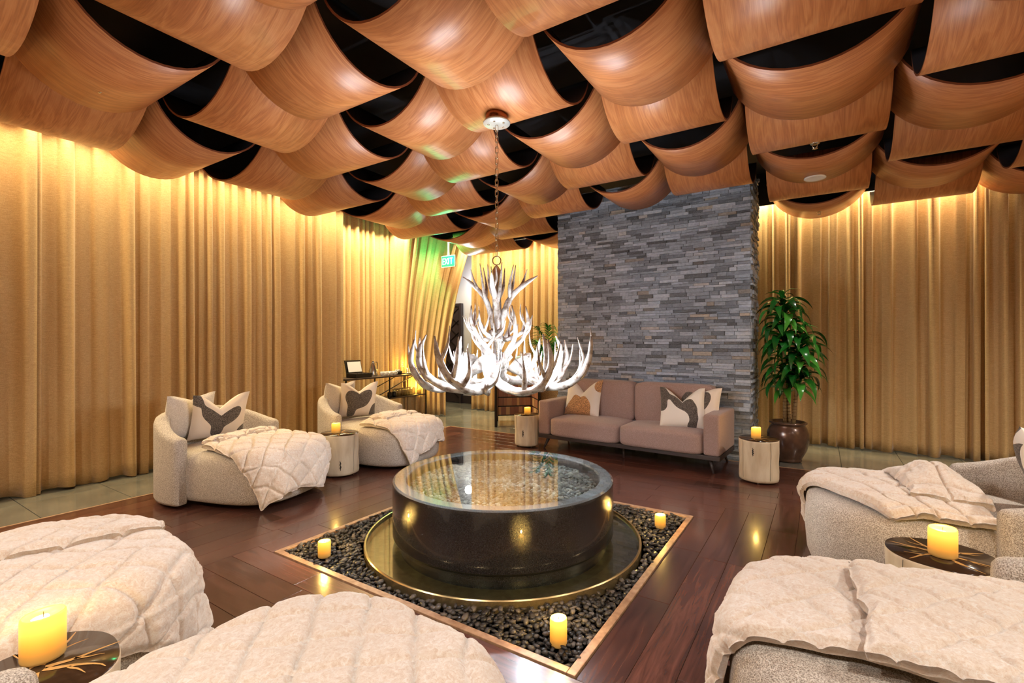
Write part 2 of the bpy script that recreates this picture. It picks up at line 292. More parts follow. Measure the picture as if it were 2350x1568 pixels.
def box(name, c, s, mat, parent=None, bev=0, rot=None, smooth=False, seg=2):
    bm = bmesh.new(); bbox(bm, c, s, bev, rot, seg); return bmobj(name, bm, mat, parent, smooth)
def btube(vs, fs, pts, rads, n=8, cap=True):
    pts = [Vector(p) for p in pts]; b0 = len(vs); up = Vector((0, 0, 1)); prev = None
    for i, p in enumerate(pts):
        d = (pts[min(i+1, len(pts)-1)] - pts[max(i-1, 0)]).normalized()
        if prev is None:
            a = d.cross(up) if abs(d.z) < .95 else d.cross(Vector((1, 0, 0)))
        else: a = prev - d*prev.dot(d)
        a.normalize(); prev = a; bvec = d.cross(a)
        r = rads[i] if isinstance(rads, (list, tuple)) else rads
        for k in range(n):
            t = 2*PI*k/n; vs.append(tuple(p + a*math.cos(t)*r + bvec*math.sin(t)*r))
    for i in range(len(pts)-1):
        for k in range(n):
            k2 = (k+1) % n; fs.append((b0+i*n+k, b0+i*n+k2, b0+(i+1)*n+k2, b0+(i+1)*n+k))
    if cap: fs.append(tuple(b0+k for k in range(n))[::-1]); fs.append(tuple(b0+(len(pts)-1)*n+k for k in range(n)))
def tube(name, pts, rads, mat, parent=None, n=8, smooth=True):
    vs, fs = [], []; btube(vs, fs, pts, rads, n); return mesh(name, vs, fs, mat, parent, smooth)
def lathe(name, prof, mat, parent=None, n=48, smooth=True, c=(0, 0, 0), wob=None, mi=None, closed=False):
    vs, fs, mm = [], [], []
    for j, (r, z) in enumerate(prof):
        for k in range(n):
            t = 2*PI*k/n; rr = r*(wob(t, z) if wob else 1); vs.append((c[0]+rr*math.cos(t), c[1]+rr*math.sin(t), c[2]+z))
    m_ = len(prof)
    for j in range(m_ if closed else m_-1):
        for k in range(n):
            k2 = (k+1) % n; j2 = (j+1) % m_; fs.append((j*n+k, j*n+k2, j2*n+k2, j2*n+k)); mm.append(mi[j] if mi else 0)
    if not closed:
        if prof[0][0] > 1e-4: fs.append(tuple(range(n))[::-1]); mm.append(mi[0] if mi else 0)
        if prof[-1][0] > 1e-4: fs.append(tuple((m_-1)*n+k for k in range(n))); mm.append(mi[-1] if mi else 0)
    return mesh(name, vs, fs, mat, parent, smooth, mm)
def sharp(o, ang=40):
    o.data.set_sharp_from_angle(angle=R(ang)); return o
def empty(name, loc, rz=0, label=None, cat=None, group=None, kind=None):
    o = bpy.data.objects.new(name, None); col.objects.link(o); o.location = loc; o.rotation_euler = (0, 0, rz); o.empty_display_size = .1
    return tag(o, label, cat, group, kind)
def tag(o, label=None, cat=None, group=None, kind=None):
    if label: o['label'] = label
    if cat: o['category'] = cat
    if group: o['group'] = group
    if kind: o['kind'] = kind
    return o
def dup(o, parent=None, loc=None, rz=None):
    c = o.copy(); col.objects.link(c); c.parent = parent
    if loc is not None: c.location = loc
    if rz is not None: c.rotation_euler = (0, 0, rz)
    for ch in [x for x in bpy.data.objects if x.parent == o]: dup(ch, c)
    return c
def fbm(x, y, z=0, s=1.0): return noise.fractal(Vector((x*s, y*s, z*s)), 1.0, 2.0, 4)
def smooth01(t): t = max(0, min(1, t)); return t*t*(3-2*t)

# ------------------------------------------------------------------ room shell
X0, X1, Y0, Y1 = -7.9, 3.4, -2.4, 8.7
def struct(o): o['kind'] = 'structure'; return o
floor = struct(box('floor', ((X0+X1)/2, (Y0+Y1)/2, -.12), (X1-X0, Y1-Y0, .16), M['screed']))
struct(box('wall_left', (X0-.05, (Y0+Y1)/2, 1.85), (.1, Y1-Y0, 3.9), M['walldark']))
struct(box('wall_right', (X1+.05, (Y0+Y1)/2, 1.85), (.1, Y1-Y0, 3.9), M['walldark']))
struct(box('wall_near', ((X0+X1)/2, Y0-.05, 1.85), (X1-X0, .1, 3.9), M['walldark']))
struct(box('wall_back', ((X0+X1)/2, Y1+.05, 1.85), (X1-X0, .1, 3.9), M['wallpaint']))
ceiling = struct(box('ceiling', ((X0+X1)/2, (Y0+Y1)/2, 3.82), (X1-X0, Y1-Y0, .06), M['plenum']))

# pit geometry
PX0, PX1, PY0, PY1 = -3.04, -.89, 1.845, 3.995; PCX, PCY = (PX0+PX1)/2, (PY0+PY1)/2
# wood planks in log-cabin rings about the pit
PW = .177; RINGS = 12; HALF = 1.075
plank_count = 0
def plank(cx_, cy_, ln, along_x):
    global plank_count
    plank_count += 1
    bm = bmesh.new(); bbox(bm, (0, 0, -.02), (ln-.0018, PW-.0018, .04), .001, seg=1)
    o = bmobj('plank', bm, M['plank'], floor); o.location = (cx_, cy_, 0)
    if not along_x: o.rotation_euler = (0, 0, PI/2)
def row(a, b, fixed, along_x):
    p = a; first = True
    while p < b-.01:
        ln = random.uniform(.7, 1.5) if not first else random.uniform(.4, 1.3); first = False
        if b-(p+ln) < .35: ln = b-p
        q = min(b, p+ln); c = (p+q)/2
        if along_x: plank(c, fixed, q-p, True)
        else: plank(fixed, c, q-p, False)
        p = q
for k in range(RINGS):
    i0, i1 = HALF+k*PW+.03, HALF+(k+1)*PW+.03; mid = (i0+i1)/2
    ex, ey = (i1, i0) if k % 2 == 0 else (i0, i1)
    for s in (-1, 1):
        row(PCX-ex, PCX+ex, PCY+s*mid, True)
        row(PCY-ey, PCY+ey, PCX+s*mid, False)
WL = HALF+RINGS*PW+.03
WX0, WX1, WY0, WY1 = PCX-WL, PCX+WL, PCY-WL, PCY+WL
for nm, c, s in (('trim_1', (WX0-.012, PCY, -.015), (.02, 2*WL+.05, .034)), ('trim_2', (PCX, WY1+.012, -.015), (2*WL+.05, .02, .034)),
                 ('trim_3', (WX1+.012, PCY, -.015), (.02, 2*WL+.05, .034)), ('trim_4', (PCX, WY0-.012, -.015), (2*WL+.05, .02, .034))):
    struct(box(nm, c, s, M['oak_trim']))
# tiles outside the wood
TS = .6
tile_me = None; tiles = []
ix0 = int(math.floor((X0-WX0)/TS)); 
for i in range(-6, 21):
    for j in range(-5, 21):
        xa, ya = WX0-.022-TS*3+i*TS-TS*2, WY0-.022-TS*4+j*TS+.3
        xb, yb = xa+TS, ya+TS
        for (rx0, rx1, ry0, ry1) in ((X0, WX0-.024, Y0, Y1), (WX0-.024, X1, WY1+.024, Y1), (WX1+.024, X1, Y0, WY1+.024), (WX0-.024, WX1+.024, Y0, WY0-.024)):
            a, b_, c_, d_ = max(xa, rx0), min(xb, rx1), max(ya, ry0), min(yb, ry1)
            if b_-a > .03 and d_-c_ > .03: tiles.append((a, b_, c_, d_))
for a, b_, c_, d_ in tiles:
    bm = bmesh.new(); bbox(bm, (0, 0, -.02), (b_-a-.004, d_-c_-.004, .04), .0015, seg=1)
    o = bmobj('tile', bm, M['tile'], floor); o.location = ((a+b_)/2, (c_+d_)/2, 0)

# door and baseboard in the passage beyond the curtains
d1 = empty('door_1', (-7.28, 8.68, 0)); d1['kind'] = 'structure'
box('door_leaf', (0, -.04, 1.12), (.56, .05, 2.2), M['door'], d1, .005)
box('door_frame', (.30, -.05, 1.15), (.06, .09, 2.3), M['door'], d1, .005)
box('door_frame', (-.30, -.05, 1.15), (.06, .09, 2.3), M['door'], d1, .005)
box('door_frame', (0, -.05, 2.27), (.54, .09, .06), M['door'], d1, .005)
for k in range(7):
    for s in (-1, 1):
        box('lattice_bar', (0, -.075, .32+k*.28), (.62, .012, .015), M['blackmetal'], d1, rot=Matrix.Rotation(s*R(38), 3, 'Y'))
struct(box('baseboard_back', (-5.4, 8.66, .09), (3.1, .03, .18), M['door']))

# ------------------------------------------------------------------ basket-weave ceiling of bent walnut panels
A_ = 1.66; ZL = 1.4+A_
XB = [-5.72, -4.40, -3.29, -2.36, -1.445, -.565, .465, 1.45, 2.40, 3.22]      # i = -2 ... (X planes)
YB = [2.507-(.855*k) for k in range(6, 0, -1)] + [2.507+.855*k for k in range(0, 7)]
# index of XB[4] is i=2, of YB[6] (2.507) is j=1
def arc_panel(cx_, cy_, span, length, along_y, zl, sag=.30, cap=0):
    n = 18; th = .014; w2 = span/2; w = w2*1.0
    Rr = (w*w+sag*sag)/(2*sag); amax = math.asin(min(1, w/Rr)); vs, fs, mi, uvs = [], [], [], []
    amax *= 1.06
    lv = (-length/2, length/2)
    for side in (0, 1):
        for i in range(n+1):
            a = -amax+2*amax*i/n; rr = Rr if side == 0 else Rr-th
            x = rr*math.sin(a); z = zl+Rr-rr*math.cos(a)
            for l in lv: vs.append((x, l, z)); uvs.append((Rr*a+5, l+5))
    m_ = (n+1)*2
    for i in range(n):
        a = i*2
        fs.append((a, a+2, a+3, a+1)); mi.append(0)
        fs.append((m_+a, m_+a+1, m_+a+3, m_+a+2)); mi.append(1)
        fs.append((a, m_+a, m_+a+2, a+2)); mi.append(2)
        fs.append((a+1, a+3, m_+a+3, m_+a+1)); mi.append(2)
    fs.append((0, 1, m_+1, m_)); mi.append(2); e = n*2; fs.append((e, m_+e, m_+e+1, e+1)); mi.append(2)
    if cap:            # closing board above the bend on the wall side
        l = lv[1] if cap > 0 else lv[0]; l -= .012*cap
        for i in range(n+1):
            a = -amax+2*amax*i/n; x = (Rr-th)*math.sin(a); vs += [(x, l, zl+Rr-(Rr-th)*math.cos(a)), (x, l, 3.5)]; uvs += [(0, 0), (0, 0)]
        b0 = 2*m_
        for i in range(n): fs.append((b0+2*i, b0+2*i+2, b0+2*i+3, b0+2*i+1)); mi.append(1)
    o = mesh('panel', vs, fs, [M['walnut'], M['panel_back'], M['walnut_edge']], ceiling, False, mi, uvs)
    for k, p in enumerate(o.data.polygons): p.use_smooth = mi[k] < 2
    o.location = (cx_, cy_, 0)
    if along_y: o.rotation_euler = (0, 0, PI/2)   # arc now runs along Y
    return o
for a in range(len(XB)-1):
    for b_ in range(len(YB)-1):
        i, j = a-2, b_-5            # cell indices: XB[4] is i=2, YB[6] is j=1
        xa, xb, ya, yb = XB[a], XB[a+1], YB[b_], YB[b_+1]
        if 0 <= i <= 2 and ya > 5.85 and yb < 7.7: continue
        g = .045
        if (i+j) % 2 == 0: arc_panel((xa+xb)/2, (ya+yb)/2, (yb-ya)+.02, (xb-xa)-2*g, True, ZL, cap=1 if a == 0 else 0)
        else: arc_panel((xa+xb)/2, (ya+yb)/2, (xb-xa)+.02, (yb-ya)-2*g+.02, False, ZL, cap=1 if b_ == len(YB)-2 else 0)
struct(box('cove_baffle_1', (-5.70, 2.5, 3.56), (.012, 10.3, .46), M['plenum']))  # unseen black baffle added so cove light does not leak over the panels
struct(box('cove_baffle_2', (-1.25, 7.61, 3.56), (8.9, .012, .46), M['plenum']))  # matching baffle added along the back edge, blocks the cove strip there
# ceiling fittings
def bent_z(x, y): return ZL
def sprinkler(x, y, z, label):
    t = empty('sprinkler', (x, y, z), 0, label, 'sprinkler', 'ceiling sprinkler heads')
    lathe('escutcheon', [(.0, .012), (.034, .012), (.036, .006), (.03, 0), (.014, -.004), (0, -.004)], M['chrome'], t, 20)
    lathe('deflector', [(0, -.034), (.02, -.034), (.02, -.038), (0, -.038)], M['chrome'], t, 14)
    tube('frame_arm', [(-.014, 0, 0), (-.016, 0, -.02), (0, 0, -.036)], .003, M['chrome'], t, 6)
    tube('frame_arm', [(.014, 0, 0), (.016, 0, -.02), (0, 0, -.036)], .003, M['chrome'], t, 6)

# ------------------------------------------------------------------ stone chimney breast
SX0, SX1, SY0, SY1 = -3.25, -.71, 6.27, 6.97
pillar = struct(box('wall_stone', ((SX0+SX1)/2, (SY0+SY1)/2+.02, 1.75), (SX1-SX0-.05, SY1-SY0-.05, 3.5), M['mortar']))
stones = []; z = .0
while z < 3.5:
    h = random.choice((.026, .032, .036, .04, .05)); x = SX0-random.uniform(0, .1)
    while x < SX1:
        l = random.uniform(.08, .27); xe = x+l
        if SX1-xe < .06: xe = SX1
        xs = max(x, SX0); stones.append(('f', xs+random.uniform(-.006, .0), xe+(random.uniform(-.004, .01) if xe == SX1 else 0), z, z+h, random.uniform(0, .024))); x = xe
    y = SY0
    while y < SY1:
        ye = min(SY1, y+random.uniform(.1, .3)); stones.append(('s', y, ye, z, z+h, random.uniform(0, .03))); y = ye
    z += h
def stone_verts(st):
    k, a, b_, z0, z1, pr = st; g = .0012
    out = []
    for (u, zz) in ((a+g, z0+g), (b_-g, z0+g), (b_-g, z1-g), (a+g, z1-g)):
        for dpt in (0, 1):
            jit = random.uniform(-.004, .004) if dpt else 0
            ui, zi = (u + ((.002 if u < (a+b_)/2 else -.002) if dpt else 0), zz)
            dep = (pr+jit) if dpt else -.03
            out.append((ui, SY0-.0-dep, zi) if k == 'f' else (SX1+dep-.0, ui, zi))
    return out
SF = [(0, 2, 4, 6), (1, 7, 5, 3), (0, 1, 3, 2), (2, 3, 5, 4), (4, 5, 7, 6), (6, 7, 1, 0)]
vis = [s for s in stones if s[0] == 'f' and s[3] > .7 and s[4] < 3.1]
vis.sort(key=lambda s: -(s[2]-s[1])*(s[4]-s[3])); single = set(id(s) for s in vis[:290])
vs, fs = [], []
for s in stones:
    v = stone_verts(s)
    if id(s) in single: 
        o = mesh('stone', v, SF, M['stone'], pillar)
    else:
        b0 = len(vs); vs += v; fs += [tuple(b0+i for i in f) for f in SF]
o = mesh('stones', vs, fs, M['stone'], pillar); o['kind'] = 'stuff'

# ------------------------------------------------------------------ curtains
def curtain(name, path, z0, z1, label, seed, amp=.055, wl=.20, shape=None, cat='curtain'):
    """path(s, z) gives the base point for s in 0..1 and the normal; folds ripple along the normal."""
    rnd = random.Random(seed); L_ = path.length; nf = max(3, int(L_/wl)); n = nf*12; rows = 26
    ph = [rnd.uniform(.5, 1.0) if rnd.random() < .55 else rnd.uniform(1.0, 1.9) for _ in range(nf+2)]; cum = [0]
    for p in ph: cum.append(cum[-1]+p)
    am = [rnd.uniform(.25, 1.35) for _ in range(nf+3)]
    # place n+1 samples
    vs, fs = [], []
    lean = [rnd.uniform(-.5, .5) for _ in range(nf+3)]
    for r in range(rows+1):
        t = r/rows; z = z0+(z1-z0)*t
        for k in range(n+1):
            s = k/n; q = s*cum[nf]
            i = 0
            while i < nf-1 and cum[i+1] < q: i += 1
            f = (q-cum[i])/ph[i]
            a = am[i]*(1-f)+am[i+1]*f; ln = lean[i]*(1-f)+lean[i+1]*f
            wv = math.cos(2*PI*f); wv = math.copysign(abs(wv)**.75, wv)
            grow = .75+.35*(1-t)
            offn = amp*a*wv*grow + amp*.35*math.sin(2*PI*f*2+ln*4+t*ln*2)*(.5+.5*(1-t)) + .012*noise.noise(Vector((s*L_*3, z*.8, seed)))
            ds = (.03*ln*(1-t)**1.5 + .012*math.sin(4*PI*f))/L_
            p, nr = path(min(1.001, max(-.001, s+ds)), z)
            vs.append((p[0]+nr[0]*offn, p[1]+nr[1]*offn, z + (.012*math.sin(q*2.1+seed) if r == 0 else 0)))
    for r in range(rows):
        for k in range(n):
            a = r*(n+1)+k; fs.append((a, a+1, a+n+2, a+n+1))
    o = mesh(name, vs, fs, M['curtain'], None, True)
    so = o.modifiers.new('solid', 'SOLIDIFY'); so.thickness = .004
    return tag(o, label, cat)
class Seg:
    def __init__(s, a, b, nr): s.a, s.b, s.nr = a, b, nr; s.length = math.dist(a, b)
    def __call__(s, t, z): return (s.a[0]+(s.b[0]-s.a[0])*t, s.a[1]+(s.b[1]-s.a[1])*t), s.nr
CZ1 = 3.62
curtain('curtain', Seg((-6.05, -2.2), (-6.05, 1.32), (1, 0)), .015, CZ1, 'gold linen curtain at the left frame edge, beside the grey tiles', 3, wl=.22)
curtain('curtain', Seg((-6.07, 1.30), (-6.07, 4.69), (1, 0)), .015, CZ1, 'wide gold linen curtain behind the left armchair, ending before the console table', 5, wl=.155)
class Alcove:
    length = 3.2
    def __call__(s, t, z):
        ye = 6.98+.82*max(0, (z-1.0)/2.3)**1.3; xe = -6.02-.1*smooth01((z-1)/2)
        pts = [(-6.72, 4.55), (-6.72, 6.2), (-6.42, 6.60), (xe, ye)]
        ls = [math.dist(pts[i], pts[i+1]) for i in range(3)]; q = ls[0]*t/.6 if t < .6 else ls[0]+(t-.6)/.4*(ls[1]+ls[2])
        for i in range(3):
            if q <= ls[i] or i == 2:
                f = q/ls[i]; a, b = pts[i], pts[i+1]; d = ((b[0]-a[0])/ls[i], (b[1]-a[1])/ls[i]); return (a[0]+(b[0]-a[0])*f, a[1]+(b[1]-a[1])*f), (d[1], -d[0])
            q -= ls[i]
curtain('curtain', Alcove(), .015, CZ1, 'gold linen curtain pulled aside under the green exit sign, behind the console table', 9, amp=.04, wl=.14)
curtain('curtain', Seg((-6.12, 7.95), (-2.9, 7.95), (0, -1)), .015, CZ1, 'gold linen curtain behind the palm, between the passage and the stone chimney breast', 12, wl=.17)
curtain('curtain', Seg((-1.6, 7.72), (1.62, 7.72), (0, -1)), .015, CZ1, 'gold linen curtain behind the bronze-potted dracaena, right of the stone', 15, wl=.165)
curtain('curtain', Seg((1.58, 7.66), (3.3, 7.66), (0, -1)), .015, CZ1, 'gold linen curtain at the right frame edge, behind the patterned cushion', 18, wl=.2)
curtain('curtain', Seg((3.2, -2.2), (3.2, 7.5), (-1, 0)), .015, CZ1, 'gold linen curtain along the right wall beyond the frame', 21, wl=.2)
curtain('curtain', Seg((-6.0, -2.25), (3.1, -2.25), (0, 1)), .015, CZ1, 'gold linen curtain along the wall behind the viewer', 24, wl=.2)

# ------------------------------------------------------------------ fountain, dish, pebbles
fr_ = empty('pit_frame', (PCX, PCY, 0), 0, 'square light wood frame set in the floor around the pebbles and fountain', 'frame')
for k in range(4):
    o = box('frame_rail', (.02, HALF+.005, -.05), (2*HALF+.009, .04, .116), M['oak_trim'], fr_, .003); o.rotation_euler = (0, 0, k*PI/2)
FC = (PCX, PCY)
ft = empty('fountain', (PCX, PCY, 0), 0, 'round black granite fountain basin full to its pale rim', 'fountain')
bs = lathe('basin', [(.0, .36), (.690, .36), (.690, .425), (.700, .436), (.775, .436), (.788, .428), (.79, .41), (.79, .075), (.775, .055), (.745, .04), (.74, -.04), (0, -.04)], [M['granite'], M['rim']], ft, 128,
           mi=[0, 0, 1, 1, 1, 0, 0, 0, 0, 0, 0, 0]); sharp(bs, 30)
lathe('water', [(.789, .430), (.776, .439), (0, .439)], M['water'], ft, 96, smooth=False)
ds = empty('fountain_dish', (PCX, PCY, 0), 0, 'flat bronze catch dish under the black fountain', 'dish')
o = lathe('dish', [(.72, -.035), (.955, -.03), (.965, .028), (.975, .03), (.98, .024), (.978, -.05), (.72, -.05)], [M['dish'], M['goldrim']], ds, 128, closed=True, mi=[0, 0, 1, 1, 1, 0, 0]); sharp(o, 30)
lathe('dish_water', [(.962, .012), (.745, .012)], M['water'], ds, 96, smooth=False)

def pebble_mesh(seed, sx, sy, sz):
    rnd = random.Random(seed); bm = bmesh.new(); bmesh.ops.create_icosphere(bm, subdivisions=1, radius=1)
    for v in bm.verts:
        k = 1+rnd.uniform(-.1, .1); v.co = Vector((v.co.x*sx*k, v.co.y*sy*k, v.co.z*sz*k))
    me = bpy.data.meshes.new('pebble')
    bm.to_mesh(me); bm.free()
    for p in me.polygons: p.use_smooth = True
    return me
def pebbles(parent, pts, mat, near_first, nmax, size, name):
    protos = [pebble_mesh(s, size*random.uniform(.8, 1.15), size*random.uniform(.5, .75), size*random.uniform(.28, .42)) for s in range(8)]
    for p in protos: p.materials.append(mat)
    pts.sort(key=near_first); V, F = [], []
    for i, (x, y, z) in enumerate(pts):
        me = random.choice(protos); e = (random.uniform(-.45, .45), random.uniform(-.45, .45), random.uniform(0, 2*PI)); s = random.uniform(.8, 1.3)
        if i < nmax:
            o = bpy.data.objects.new('pebble', me); col.objects.link(o); o.parent = parent; o.location = (x, y, z); o.rotation_euler = e; o.scale = (s,)*3
        else:
            mt = Matrix.Translation((x, y, z)) @ (Matrix.Rotation(e[2], 4, 'Z') @ Matrix.Rotation(e[1], 4, 'Y') @ Matrix.Rotation(e[0], 4, 'X')) @ Matrix.Scale(s, 4)
            b0 = len(V); V += [tuple(mt @ v.co) for v in me.vertices]; F += [tuple(b0+k for k in p.vertices) for p in me.polygons]
    o = mesh(name, V, F, mat, parent, True); o['kind'] = 'stuff'
bed = empty('pebble_bed', (PCX, PCY, 0), 0, 'loose black river pebbles filling the square around the fountain dish', 'pebbles')
pts = []
CPIT = [(-2.74, 1.97), (-1.03, 3.66), (-1.03, 1.99)]
for layer, zz, stp in ((0, -.02, .032), (1, .0, .036)):
    q = -HALF+.03
    while q < HALF-.02:
        u = -HALF+.03
        while u < HALF-.02:
            x, y = u+random.uniform(-.012, .012), q+random.uniform(-.012, .012)
            if math.hypot(x, y) > 1.0 and not any(math.hypot(x+PCX-a, y+PCY-b_) < .045 for a, b_ in CPIT):
                pts.append((x, y, zz+random.uniform(-.006, .01)))
            u += stp*random.uniform(.9, 1.15)
        q += stp*.9
cxl, cyl = -PCX, -PCY
pebbles(bed, pts, M['pebble'], lambda p: (p[2] < -.008, (p[0]-cxl)**2+(p[1]-cyl)**2), 295, .0215, 'pebbles')
box('pit_base', (0, 0, -.06), (2*HALF, 2*HALF, .04), M['pebble'], bed)
bi = empty('fountain_pebbles', (PCX, PCY, 0), 0, 'flat grey pebbles lying under the water in the fountain', 'pebbles')
pts = []
q = -.68
while q < .68:
    u = -.68
    while u < .68:
        if math.hypot(u, q) < .668: pts.append((u+random.uniform(-.006, .006), q+random.uniform(-.006, .006), .366+random.uniform(0, .008)))
        u += .035
    q += .027
pebbles(bi, pts, M['pebble_in'], lambda p: ((p[0]-cxl)**2+(p[1]-cyl)**2), 295, .0225, 'pebbles')

# ------------------------------------------------------------------ candles
def candle(x, y, z, r, h, label, rot=0, power=1.2):
    t = empty('candle', (x, y, z), rot, label, 'candle', 'lit pillar candles')
    prof = [(r*.9, .0), (r*.98, .003), (r, .01), (r, h-.012), (r*.985, h-.004), (r*.93, h), (r*.86, h-.004), (r*.78, h-.014), (0, h-.018)]
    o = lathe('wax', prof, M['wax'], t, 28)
    for v in o.data.vertices:
        if v.co.z > h*.7: v.co.z += .06*v.co.x*(h/.11)*math.cos(0)*(v.co.z/h)
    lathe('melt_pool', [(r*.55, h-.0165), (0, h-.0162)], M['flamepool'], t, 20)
    tube('wick', [(0, 0, h-.014), (.001, 0, h+.004)], .0012, M['crack'], t, 5)
    point('candle_light', (x, y, z+h+.035), power, (1, .62, .15), .012)
    return t
candle(-2.74, 1.97, -.005, .040, .105, 'candle in the left corner of the pebble square', 0, 3.0)
candle(-1.03, 3.66, -.005, .040, .10, 'candle in the far right corner of the pebble square, nearest the sofa', 0, 3.0)
candle(-1.03, 1.99, -.005, .040, .125, 'candle in the near corner of the pebble square, nearest the viewer', 0, 3.0)

# ------------------------------------------------------------------ log tables
def log_table(x, y, r, h, rot, label, seed):
    rnd = random.Random(seed); t = empty('log_table', (x, y, 0), rot, label, 'side table', 'petrified log side tables')
    ph = [rnd.uniform(0, 6) for _ in range(4)]
    def wob(a, z): return 1+.035*math.sin(2*a+ph[0]+z*3)+.022*math.sin(3*a+ph[1]-z*5)+.012*math.sin(5*a+ph[2])
    prof = [(r*.86, .02), (r*.93, .026), (r*.96, .05), (r*.97, .12), (r*.95, .2), (r*.99, .3), (r*1.0, h-.02), (r*1.0, h-.006), (r*.985, h-.002)]
    body = lathe('trunk', prof, M['log'], t, 64, wob=wob)
    lathe('top', [(0, h+.001), (r*.985, h+.001), (r*.99, h-.004), (r*.99, h-.02), (0, h-.02)], M['logtop'], t, 64, wob=wob)
    # branching pale veins set in the top
    for k in range(7):
        a = 2*PI*k/7+rnd.uniform(-.25, .25); vs, fs = [], []
        def strip(p0, a0, ln, w):
            b0 = len(vs); p = Vector(p0); n = 7; ang = a0
            for i in range(n+1):
                d = Vector((math.cos(ang), math.sin(ang))); nn = Vector((-d.y, d.x)); ww_ = w*(1-i/n*.85)
                vs.append((p.x+nn.x*ww_, p.y+nn.y*ww_, h+.0022)); vs.append((p.x-nn.x*ww_, p.y-nn.y*ww_, h+.0022))
                p += d*ln/n; ang += rnd.uniform(-.22, .22)
                if math.hypot(p.x, p.y) > r*.95: p = p*(r*.95/math.hypot(p.x, p.y))
            for i in range(n): fs.append((b0+2*i, b0+2*i+1, b0+2*i+3, b0+2*i+2))
        strip((.02*math.cos(a), .02*math.sin(a)), a, r*.9, .009)
        strip((r*.42*math.cos(a), r*.42*math.sin(a)), a+.45*rnd.choice((-1, 1)), r*.38, .005)
        mesh('vein', vs, fs, M['vein'], t)
    # cracks and knot gouges down the trunk
    for k in range(8):
        a = 2*PI*k/8+rnd.uniform(-.2, .2); long_ = k % 2 == 0
        if long_: z0, z1, w0 = .05, h-.01, .0014
        else: z0 = rnd.choice((.08, .14, .28)); z1 = z0+rnd.uniform(.07, .11); w0 = .0085
        vs, fs = [], []; n = 12
        for i in range(n+1):
            f = i/n; z = z0+(z1-z0)*f
            rr = r*1.0
            for j in range(len(prof)-1):
                if prof[j][1] <= z <= prof[j+1][1]: g = (z-prof[j][1])/(prof[j+1][1]-prof[j][1]); rr = prof[j][0]*(1-g)+prof[j+1][0]*g
            aa = a+.02*math.sin(z*14+k)+(rnd.uniform(-.02, .02) if not long_ else 0); wdt = w0 if long_ else w0*math.sin(PI*f)*rnd.uniform(.5, 1.1)+.0008
            for s in (-1, 1):
                q = aa+s*wdt/r; R2 = rr*wob(q, z)+.0026; vs.append((R2*math.cos(q), R2*math.sin(q), z))
        for i in range(n): fs.append((2*i, 2*i+1, 2*i+3, 2*i+2))
        mesh('crack', vs, fs, M['crack'], t)
    for k in range(3):
        a = 2*PI*k/3+.4; lathe('foot', [(.012, 0), (.012, .022)], M['steel'], t, 12, c=(r*.7*math.cos(a), r*.7*math.sin(a), 0))
    return t
LT = [(-4.30, 3.28, .195, .44, .3, 'log table between the two left armchairs, gold-veined dark top', 1),
      (-3.36, 5.56, .17, .43, 1.2, 'log table at the left end of the mauve sofa', 2),
      (-.54, 5.42, .19, .43, 2.3, 'log table at the right end of the sofa, in front of the bronze pot', 3),
      (.456, 2.88, .20, .44, 4.0, 'log table between the two right armchairs, partly hidden by a chair arm', 4),
      (-1.93, .42, .20, .44, 5.0, 'log table in the bottom left corner between the two near armchairs', 5)]
for a in LT: log_table(*a)
candle(-4.31, 3.24, .442, .045, .105, 'candle on the log table between the left armchairs')
candle(-3.33, 5.53, .432, .043, .095, 'candle on the log table at the sofa\'s left end')
candle(-.56, 5.40, .432, .045, .11, 'candle on the log table at the sofa\'s right end')
candle(.455, 2.86, .442, .052, .125, 'large candle on the log table between the right armchairs', .6, 1.5)
candle(-1.99, .45, .442, .053, .135, 'large candle on the log table in the bottom left corner', .3, .9)

